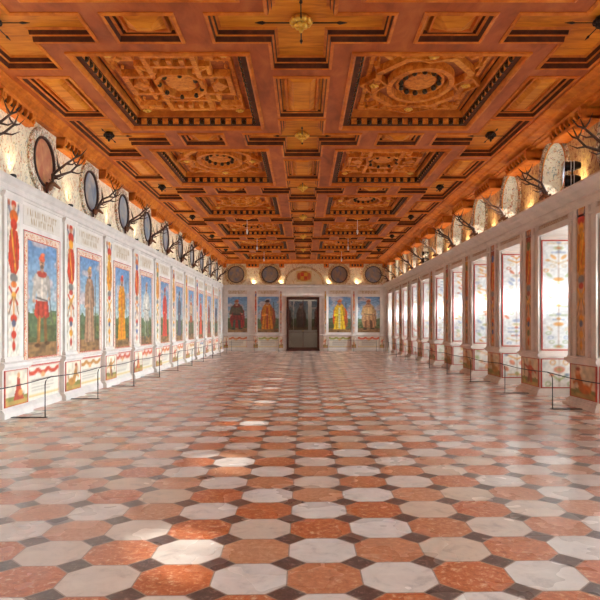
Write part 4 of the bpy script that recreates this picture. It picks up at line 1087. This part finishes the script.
for k in range(-2, 10):
    c = P0+PP*(k+.5)
    if c > YF-.3: continue
    j = (k+3) % 3; o = protoR[j] if j not in used else copy_tree(protoR[j]); used.add(j)
    o.location = (XR-.08, c, ZT); o.rotation_euler = (0, 0, math.pi-.25); q = R.uniform(.85, .98); o.scale = (q, q, q)
    tag(o, f'{ORD[k]} stag antlers on a carved head below the round windows at the right cornice' if k >= 0 else f'stag antlers at the right cornice, {["one", "two"][-k-1]} bays nearer than the first visible pier', 'hunting trophy', 'stag trophies along the right cornice')

# ---- stacked spotlights on the right cornice
def make_spot():
    root = empty('spotlight_stand', (0, 0, 0))
    b = MB(); b.tube([(0, 0, 0), (0, 0, .02)], .07, 12); b.tube([(0, 0, .02), (0, 0, .34)], .012, 8); b.build('stand', 'black', root)
    for z, r_ in ((.11, .075), (.32, .065)):
        h = MB(); prof = [(-.12, .02), (-.11, r_*.7), (-.05, r_), (.06, r_), (.065, r_*1.12), (.10, r_*1.12), (.10, r_*.85), (.08, r_*.8)]
        h.rings([[(x, rr*math.cos(2*math.pi*i/16), z+rr*math.sin(2*math.pi*i/16)) for i in range(16)] for x, rr in prof], 0)
        for q in (-.02, .02): h.rings([[(x, rr*math.cos(2*math.pi*i/16), z+rr*math.sin(2*math.pi*i/16)) for i in range(16)] for x, rr in ((q-.006, r_), (q-.006, r_+.014), (q+.006, r_+.014), (q+.006, r_))], 1)
        o = h.build('lamp_head', ['black', 'lamp_white'], root)
        l = MB(); l.rings([[(x, r_*.8*math.cos(2*math.pi*i/16), z+r_*.8*math.sin(2*math.pi*i/16)) for i in range(16)] for x in (.085, .09)], 0); l.build('lens', 'lamp_white', o)
    return root
sp1 = make_spot(); sp1.location = (XR-.24, 11.05, ZT); sp1.rotation_euler = (0, 0, math.pi-.35); sp1.scale = (1.25,)*3
tag(sp1, 'two stacked black spotlights with white stripes on the right cornice, near the viewer', 'spotlight', 'stacked spotlights on the right cornice')
sp2 = copy_tree(sp1); sp2.location = (XR-.24, 24.4, ZT); tag(sp2, 'two stacked black spotlights farther along the right cornice', 'spotlight')

# ---- warm uplights standing on the cornices (concealed lamps)
def uplight(loc, label, aim=None, first=[None]):
    if first[0] is None:
        root = empty('uplight', (0, 0, 0)); b = MB(); b.rings([[(r*math.cos(2*math.pi*i/12), r*math.sin(2*math.pi*i/12), z) for i in range(12)] for r, z in ((.05, 0), (.055, .03), (.045, .05), (.04, .05), (.035, .035))], 0)
        b.build('housing', 'black', root); g = MB(); g.sphere((0, 0, .04), (.032, .032, .018), 10, 4); g.build('bulb', 'bulb', root); first[0] = root; o = root
    else: o = copy_tree(first[0])
    o.location = loc; tag(o, label, 'uplight', 'warm uplights on the cornices')
    ld = bpy.data.lights.new('uplight_glow', 'SPOT'); ld.energy = COVE_E; ld.color = (1, .78, .48); ld.spot_size = math.radians(140); ld.spot_blend = .6; ld.shadow_soft_size = .05
    l = bpy.data.objects.new('uplight_glow', ld); col.objects.link(l); l.parent = o; l.location = (0, 0, .07)
    d = Vector(aim or (0, 0, 1)); l.rotation_euler = d.to_track_quat('-Z', 'Y').to_euler()
for k in range(-3, LN+1):
    c = L0+LP*k
    if c > YF-.3: continue
    uplight((XL+.06, c, ZT), f'{ORD[k]} small warm uplight standing on the left cornice between two medallions' if k >= 0 else f'warm uplight on the left cornice, {["one", "two", "three"][-k-1]} bays behind the picture edge', (.6, 0, 1))
for k in range(-3, 10):
    c = P0+PP*k
    uplight((XR-.13, c, ZT), f'{ORD[k]} small warm uplight standing on the right cornice above a pier' if k >= 0 else f'warm uplight on the right cornice, {["one", "two", "three"][-k-1]} piers behind the picture edge', (-.75, 0, 1))
for x, pl in ((-3.1, 'between the left medallions'), (3.17, 'between the right medallions'), (-1.42, 'left of the lunette'), (1.45, 'right of the lunette')):
    uplight((x, YF-.05, ZT), f'small warm uplight on the end wall cornice {pl}', (0, -.4, 1))

# ================================================================== BARRIERS
def make_post(flip):
    """thin black post; foot runs towards the wall (local -x)"""
    root = empty('barrier_post', (0, 0, 0))
    f = MB(); f.rings([[(x, y, 0) for x, y in ((.03, -.03), (.03, .03), (-.54, .05), (-.54, -.05))], [(x, y, .012) for x, y in ((.03, -.03), (.03, .03), (-.54, .05), (-.54, -.05))]], 0); f.build('foot_plate', 'black', root)
    p = MB(); p.tube([(0, 0, .01), (0, 0, .54), (.01, 0, .60), (.05, 0, .65), (.09, 0, .665)], .009, 8); p.build('post', 'black', root, True)
    return root
postL = [9.99-2.55*2, 9.99-2.55, 9.99, 12.55, 15.2, 17.9, 20.5, 23.1, 25.7, 28.3, 30.9, 33.5]
pr = None; XPL = -4.24
vn = 0
for i, y in enumerate(postL):
    if pr is None: pr = o = make_post(0)
    else: o = copy_tree(pr)
    o.location = (XPL, y, 0)
    tag(o, f'{ORD[i-2]} thin black barrier post along the left wall' if i >= 2 else f'thin black barrier post by the left wall beside the viewer, {["farther back", "just out of frame"][i]}', 'barrier post', 'barrier posts along the left wall')
postR = [13.66-2.62*k for k in (3, 2)]+[11.0, 13.6, 16.4, 19.1, 21.8, 24.4, 27.0, 29.6, 32.2, 34.4]
XPR = 4.48
for i, y in enumerate(postR):
    o = copy_tree(pr); o.location = (XPR, y, 0); o.rotation_euler = (0, 0, math.pi)
    tag(o, f'{ORD[i-2]} thin black barrier post along the right wall' if i >= 2 else f'thin black barrier post by the right wall beside the viewer, {["farther back", "just out of frame"][i]}', 'barrier post', 'barrier posts along the right wall')
def cord(pts, label, grp=None):
    m = MB(); out = []
    for a, b in zip(pts, pts[1:]):
        a = Vector(a); b = Vector(b)
        for k in range(8):
            t = k/8; p = a.lerp(b, t); p.z -= .03*math.sin(math.pi*t); out.append(p)
    out.append(Vector(pts[-1])); m.tube(out, .008, 5)
    tag(m.build('barrier_rope', 'rope', None, True), label, 'rope', grp)
cord([(XPL+.09, y, .668) for y in postL], 'thin dark cord strung between the left wall barrier posts')
cord([(XPR-.09, y, .668) for y in postR], 'thin dark cord strung between the right wall barrier posts')
# end wall barriers, left and right of the door
for xs_, side in (((-4.3, -2.95, -1.5), 'left'), ((1.42, 2.95, 4.3), 'right')):
    for x, pl in zip(xs_, ('first', 'middle', 'last')):
        o = copy_tree(pr); o.location = (x, YF-.75, 0); o.rotation_euler = (0, 0, -math.pi/2)
        tag(o, f'{pl} black barrier post from the left, {side} of the end wall door', 'barrier post', 'barrier posts at the end wall')
    cord([(x, YF-.84, .668) for x in xs_], f'dark cord strung before the end wall, {side} of the door')
